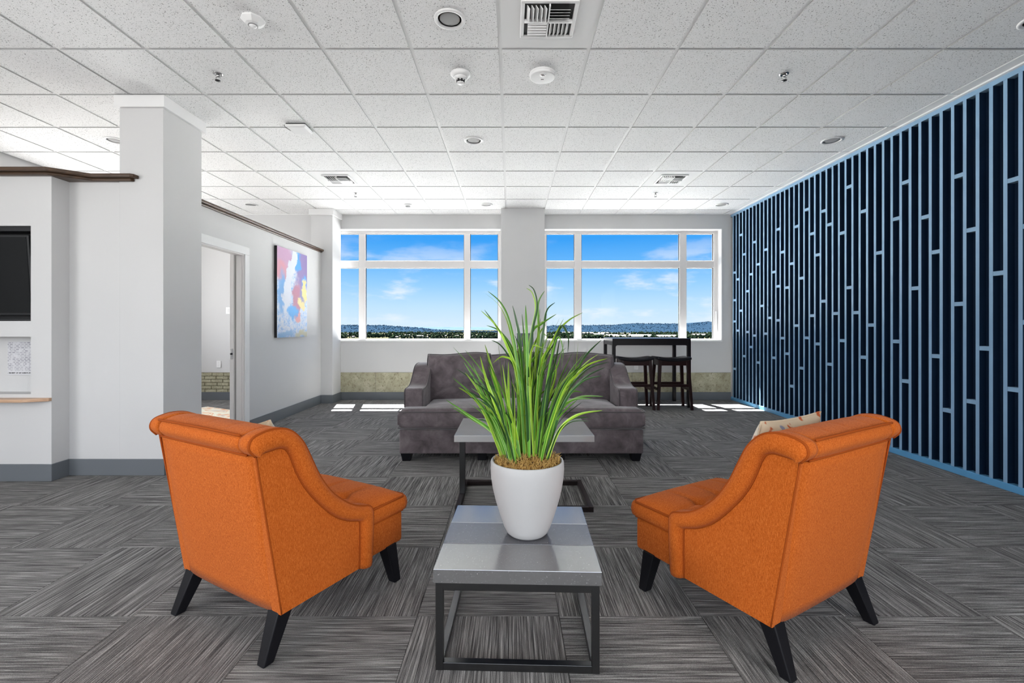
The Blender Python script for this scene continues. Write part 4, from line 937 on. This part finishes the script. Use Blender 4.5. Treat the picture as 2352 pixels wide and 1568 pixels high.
def make_stool():
    st = empty('saddle_stool'); nx, ny = 20, 8; v = []; f = []
    L, D = .255, .165
    for s_ in (1, 0):
        for j in range(ny+1):
            for i in range(nx+1):
                u = i/nx*2-1; w_ = j/ny*2-1; z = .728+.028*u*u
                v.append((u*L, w_*D, z+.034-.012*(abs(u)**8+abs(w_)**8)*.6+.004*(1-w_*w_) if s_ else z-.012))
    m = (nx+1)*(ny+1)
    for b0 in (0, m): f += [(b0+j*(nx+1)+i, b0+j*(nx+1)+i+1, b0+(j+1)*(nx+1)+i+1, b0+(j+1)*(nx+1)+i) for j in range(ny) for i in range(nx)]
    edge = [i for i in range(nx)]+[j*(nx+1)+nx for j in range(ny)]+[ny*(nx+1)+nx-i for i in range(nx)]+[(ny-j)*(nx+1) for j in range(ny)]; q = len(edge)
    f += [(edge[k], edge[(k+1) % q], m+edge[(k+1) % q], m+edge[k]) for k in range(q)]
    MB().add(v, f).build('seat', M['leather'], st, smooth=True, bevel=.008)
    MB().box(-.215, .215, -.135, -.11, .655, .735).box(-.215, .215, .11, .135, .655, .735).box(-.225, -.20, -.13, .13, .655, .745).box(.20, .225, -.13, .13, .655, .745).build('seat_rail', M['espresso'], st)
    a = .019
    def at(z, sx, sy): k = 1-z/.74; return (sx*(.205+.045*k), sy*(.125+.052*k))
    for sx in (-1, 1):
        for sy in (-1, 1):
            bx_, by_ = at(0, sx, sy); tx_, ty_ = at(.74, sx, sy)
            MB().hexa([(bx_-a,by_-a,0),(bx_+a,by_-a,0),(bx_+a,by_+a,0),(bx_-a,by_+a,0)],[(tx_-.023,ty_-.023,.74),(tx_+.023,ty_-.023,.74),(tx_+.023,ty_+.023,.74),(tx_-.023,ty_+.023,.74)]).build('leg', M['espresso'], st, bevel=.003)
    for sy in (-1, 1):
        z = .36 if sy < 0 else .36; x_, y_ = at(z, 1, sy); MB().box(-x_, x_, y_-.011, y_+.011, z-.02, z+.02).build('stretcher', M['espresso'], st, bevel=.002)
    for sx in (-1, 1):
        z = .30; x_, y_ = at(z, sx, 1); MB().box(x_-.011, x_+.011, -y_, y_, z-.02, z+.02).build('stretcher', M['espresso'], st, bevel=.002)
    return st
s1 = make_stool(); s1.location = (1.866, 6.905, 0); tag(s1, 'dark saddle stool nearer the sofa, under the tall black table', 'stool', 'saddle stools')
s2 = copy_tree(s1); s2.location = (2.428, 6.905, 0); tag(s2, 'dark saddle stool nearer the slatted wall, under the tall black table', 'stool', 'saddle stools')

# framed poster on the pillar behind the grass ---------------------------------------
def poster_fn(t, b_):
    co = obj_co(t); s_ = t.add('ShaderNodeSeparateXYZ', _0=co); n = t.add('ShaderNodeTexNoise', Vector=co, Scale=14.0, Detail=3.0)
    z = s_.outputs[2]; zz = t.math('ADD', z, t.math('MULTIPLY', t.math('SUBTRACT', n.outputs[0], .5), .10))
    c0 = t.mix(t.mapr(zz, -.085, -.075), t.mix(t.mapr(n.outputs[0], .47, .56), (.26,.09,.05), (.75,.70,.66)), (.09,.10,.14))
    setc(t, b_, t.mix(t.math('GREATER_THAN', z, .135), c0, (.72,.72,.73)))
M['poster'] = mat('poster_print', (.2,.2,.25), .4, fn=poster_fn)
po = tag(empty('framed_poster', (.232, 7.298, .995)), 'small framed poster with slate and brown print on wide pillar', 'poster')
MB().box(-.135, .135, -.012, -.004, -.245, .245).build('print', M['poster'], po)
fr_ = MB().box(-.145, -.135, -.02, 0, -.255, .255).box(.135, .145, -.02, 0, -.255, .255).box(-.135, .135, -.02, 0, .245, .255).box(-.135, .135, -.02, 0, -.255, -.245); fr_.build('frame', M['white_plastic'], po)

# ------------------------------------------------------------------ outdoors, seen through the windows
GZ = -30.0
M['bounce_white'] = paint('white_bounce_slab', (.66, .66, .645), .9, 20)
te = MB().box(-28, 26, 11.0, 56, -1.2, -.75).build('bounce_slab', M['bounce_white']); struct(te, 'added white slab outside, unseen, bouncing sun onto the ceiling', 'roof')  # unseen slab added to bounce sunlight up through the windows
def foliage(name, c0, c1, s):
    def fn(t, b_):
        co = obj_co(t); n = t.add('ShaderNodeTexNoise', Vector=co, Scale=s, Detail=5.0, Roughness=.7); setc(t, b_, t.mix(t.mapr(n.outputs[0], .35, .65), c0, c1))
    return mat(name, c0, 1.0, fn=fn, spec=0.0)
M['hill'] = foliage('haze_tinted_hill', (.004, .009, .016), (.007, .014, .024), .05)  # haze blue in the colour, darkened to offset overhead sun on the slope
M['hill_trees'] = foliage('haze_tinted_trees', (.008, .018, .032), (.016, .031, .052), .02)  # haze blue put into the tree colour
M['hill_far'] = foliage('far_haze_tinted_forest', (.022, .035, .055), (.028, .043, .064), .004)  # paler and bluer: distance haze put into the colour
M['ground'] = foliage('valley_ground', (.013, .016, .009), (.038, .035, .022), .01)
M['tree'] = foliage('valley_trees', (.005, .011, .007), (.016, .024, .013), .03)
M['house'] = mat('pale_house_wall', (.12, .115, .105), .9); M['roof'] = mat('pale_roof', (.08, .065, .055), .9)
gr = MB().box(-4000, 4000, 300, 9000, GZ-1, GZ).build('ground', M['ground']); struct(gr, 'flat green valley floor far below the windows', 'ground')
def ridge(name, D, prof, m_, label, back, jag, step):
    v = []; f = []; x0, x1 = prof[0][0], prof[-1][0]; n = int((x1-x0)/step); 
    for i in range(n+1):
        xp = x0+(x1-x0)*i/n
        for (a, ya), (c_, yc) in zip(prof, prof[1:]):
            if a <= xp <= c_: q = (xp-a)/(c_-a); q = q*q*(3-2*q); y = ya+(yc-ya)*q; break
        X = (xp-CX)/F*D; zt = EYE+(HY-y)/F*D
        zt += jag*(noise.noise(Vector((xp*.31, 3.3, 0)))+.8*noise.noise(Vector((xp*1.1, 7.1, 0))))
        h = zt-GZ
        v += [(X, D-.16*D, GZ-2), (X, D-.10*D, GZ+h*.35+3*noise.noise(Vector((xp*.05,1,0)))), (X, D-.04*D, GZ+h*.8), (X, D, zt), (X, D+back, zt-10), (X, D+back+10, GZ-2)]
    for i in range(n):
        for k in range(5): f.append((i*6+k, (i+1)*6+k, (i+1)*6+k+1, i*6+k+1))
    o = MB().add(v, f).build(name, m_, smooth=True); tag(o, label, 'hill')
    if D < 5000:
        rb = MB(); rq = random.Random(9)
        for i in range(5200):
            c0 = rq.randrange(n); k = rq.choice((0, 1, 1, 2, 2, 2)); q = rq.random(); q = 1-(1-q)**2 if k == 2 else q
            pa, pb = Vector(v[c0*6+k]), Vector(v[c0*6+k+1]); p = pa.lerp(pb, q); X = p.x+rq.uniform(-4, 4)
            h_ = rq.uniform(5, 10); r2 = h_*rq.uniform(.35, .6); rb.lathe([(r2, -5), (r2*.85, h_*.3), (r2*.5, h_*.65), (0, h_*.85)], 5, (X, p.y, p.z-2))
        rt = rb.build('ridge_trees', M['hill_trees'], o); rt['kind'] = 'stuff'
    return o
ridge('forested_hill', 3300, [(300,744),(700,744),(800,746.5),(880,747),(925,750),(960,752.5),(1000,757),(1060,760),(1160,760),(1240,750),(1270,747.5),(1400,746.5),(1450,743),(1560,743.5),(1575,746),(1600,743),(1625,738.5),(1650,741),(1800,744),(2300,742)], M['hill'], 'dark haze-tinted forested ridge on the near horizon', 500, 1.8, 1.5)
ridge('distant_hill', 7000, [(100,748),(900,750),(960,750.5),(1100,751),(1180,754),(1300,752),(2400,750)], M['hill_far'], 'haze-tinted distant ridge beyond the valley', 900, 1.0, 6)
hs = [(887,762,3),(912,775,5),(920,773,9),(936,771,11),(968,767,7),(945,774,4),(965,774,14),(978,775,10),(985,770,5),(1008,764,4),(1014,765,3),(1022,764,3),(1035,763,5),(1003,774,3),(1014,774,3),(1024,772,3),(1050,772,6),(1088,773,5),(1092,771,5),(1108,774,4),
 (1262,775,5),(1270,770,4),(1300,765,16),(1310,771,5),(1285,773,4),(1350,767,24),(1385,767,24),(1375,770,22),(1405,773,26),(1430,766,5),(1438,766,5),(1446,767,3),(1455,766,4),(1345,773,4),(1360,774,4),(1415,776,40),(1470,776,50),(1530,776.5,44),(1605,772,30),(1585,775,10),(812,774,5),(800,770,4),(860,769,4)]
HB = []
for hx_, hy_, wp_ in hs:
    d = (EYE-GZ)*F/(hy_+1.2-HY); wd = wp_/F*d; HB.append(((hx_-CX)/F*d, d, wd/2+1, max(10, wd*.6)/2+1))
rnd = random.Random(21); b = MB()
def tree(b, x, d, z0, h, r_, m=6):
    a0 = rnd.random()*6; rings = []; con = rnd.random() < .45
    for fz, fr in (((-.04, .25), (.16, .95), (.42, .72), (.72, .38), (1.0, .04)) if con else ((-.04, .3), (.25, .95), (.55, 1.0), (.82, .7), (1.0, .15))):
        rings.append([(x+r_*fr*rnd.uniform(.72, 1.25)*math.cos(a0+q*6.283/m), d+r_*fr*rnd.uniform(.72, 1.25)*math.sin(a0+q*6.283/m), z0+h*(fz+rnd.uniform(-.06, .06)*(fz > 0))) for q in range(m)])
    b.sweep(rings)
for i in range(6500):
    d = 1150*(2650/1150)**(rnd.random()**.85); xq = rnd.uniform(-.52, .62); x = xq*d; h = rnd.uniform(4.5, 12); r_ = h*rnd.uniform(.25, .45)
    if noise.noise(Vector((x*.004, d*.004, 2))) < -.18: continue
    if any(abs(x-a_) < w2+r_+2 and abs(d-c_) < d2+r_+2 for a_, c_, w2, d2 in HB): continue
    tree(b, x, d, GZ, h, r_)
tr_ = b.build('tree_cover', M['tree']); tag(tr_, 'dense dark green trees covering the valley floor', 'trees', None, 'stuff')
for i, (hx_, hy_, wp_) in enumerate(hs):
    d = (EYE-GZ)*F/(hy_+1.2-HY); wd = wp_/F*d; hh = min(6.5, max(4.0, wd*.3)); dp = max(10, wd*.6)
    e = empty('house', ((hx_-CX)/F*d, d, GZ)); rf = 'brown-roofed' if i % 3 else 'pale-roofed'; tag(e, f'small {rf} building among the trees of the valley' if wp_ < 12 else f'long low {rf} warehouse in the valley', 'building', f'small {rf} valley buildings' if wp_ < 12 else f'long {rf} valley warehouses')
    MB().box(-wd/2, wd/2, -dp/2, dp/2, -.5, hh).build('walls', M['house'], e)
    MB().prism([(-dp/2-1, hh), (dp/2+1, hh), (0, hh+dp*.14)], -wd/2-.8, wd/2+.8, 'x').build('roof', M['roof'] if i % 3 else M['house'], e)
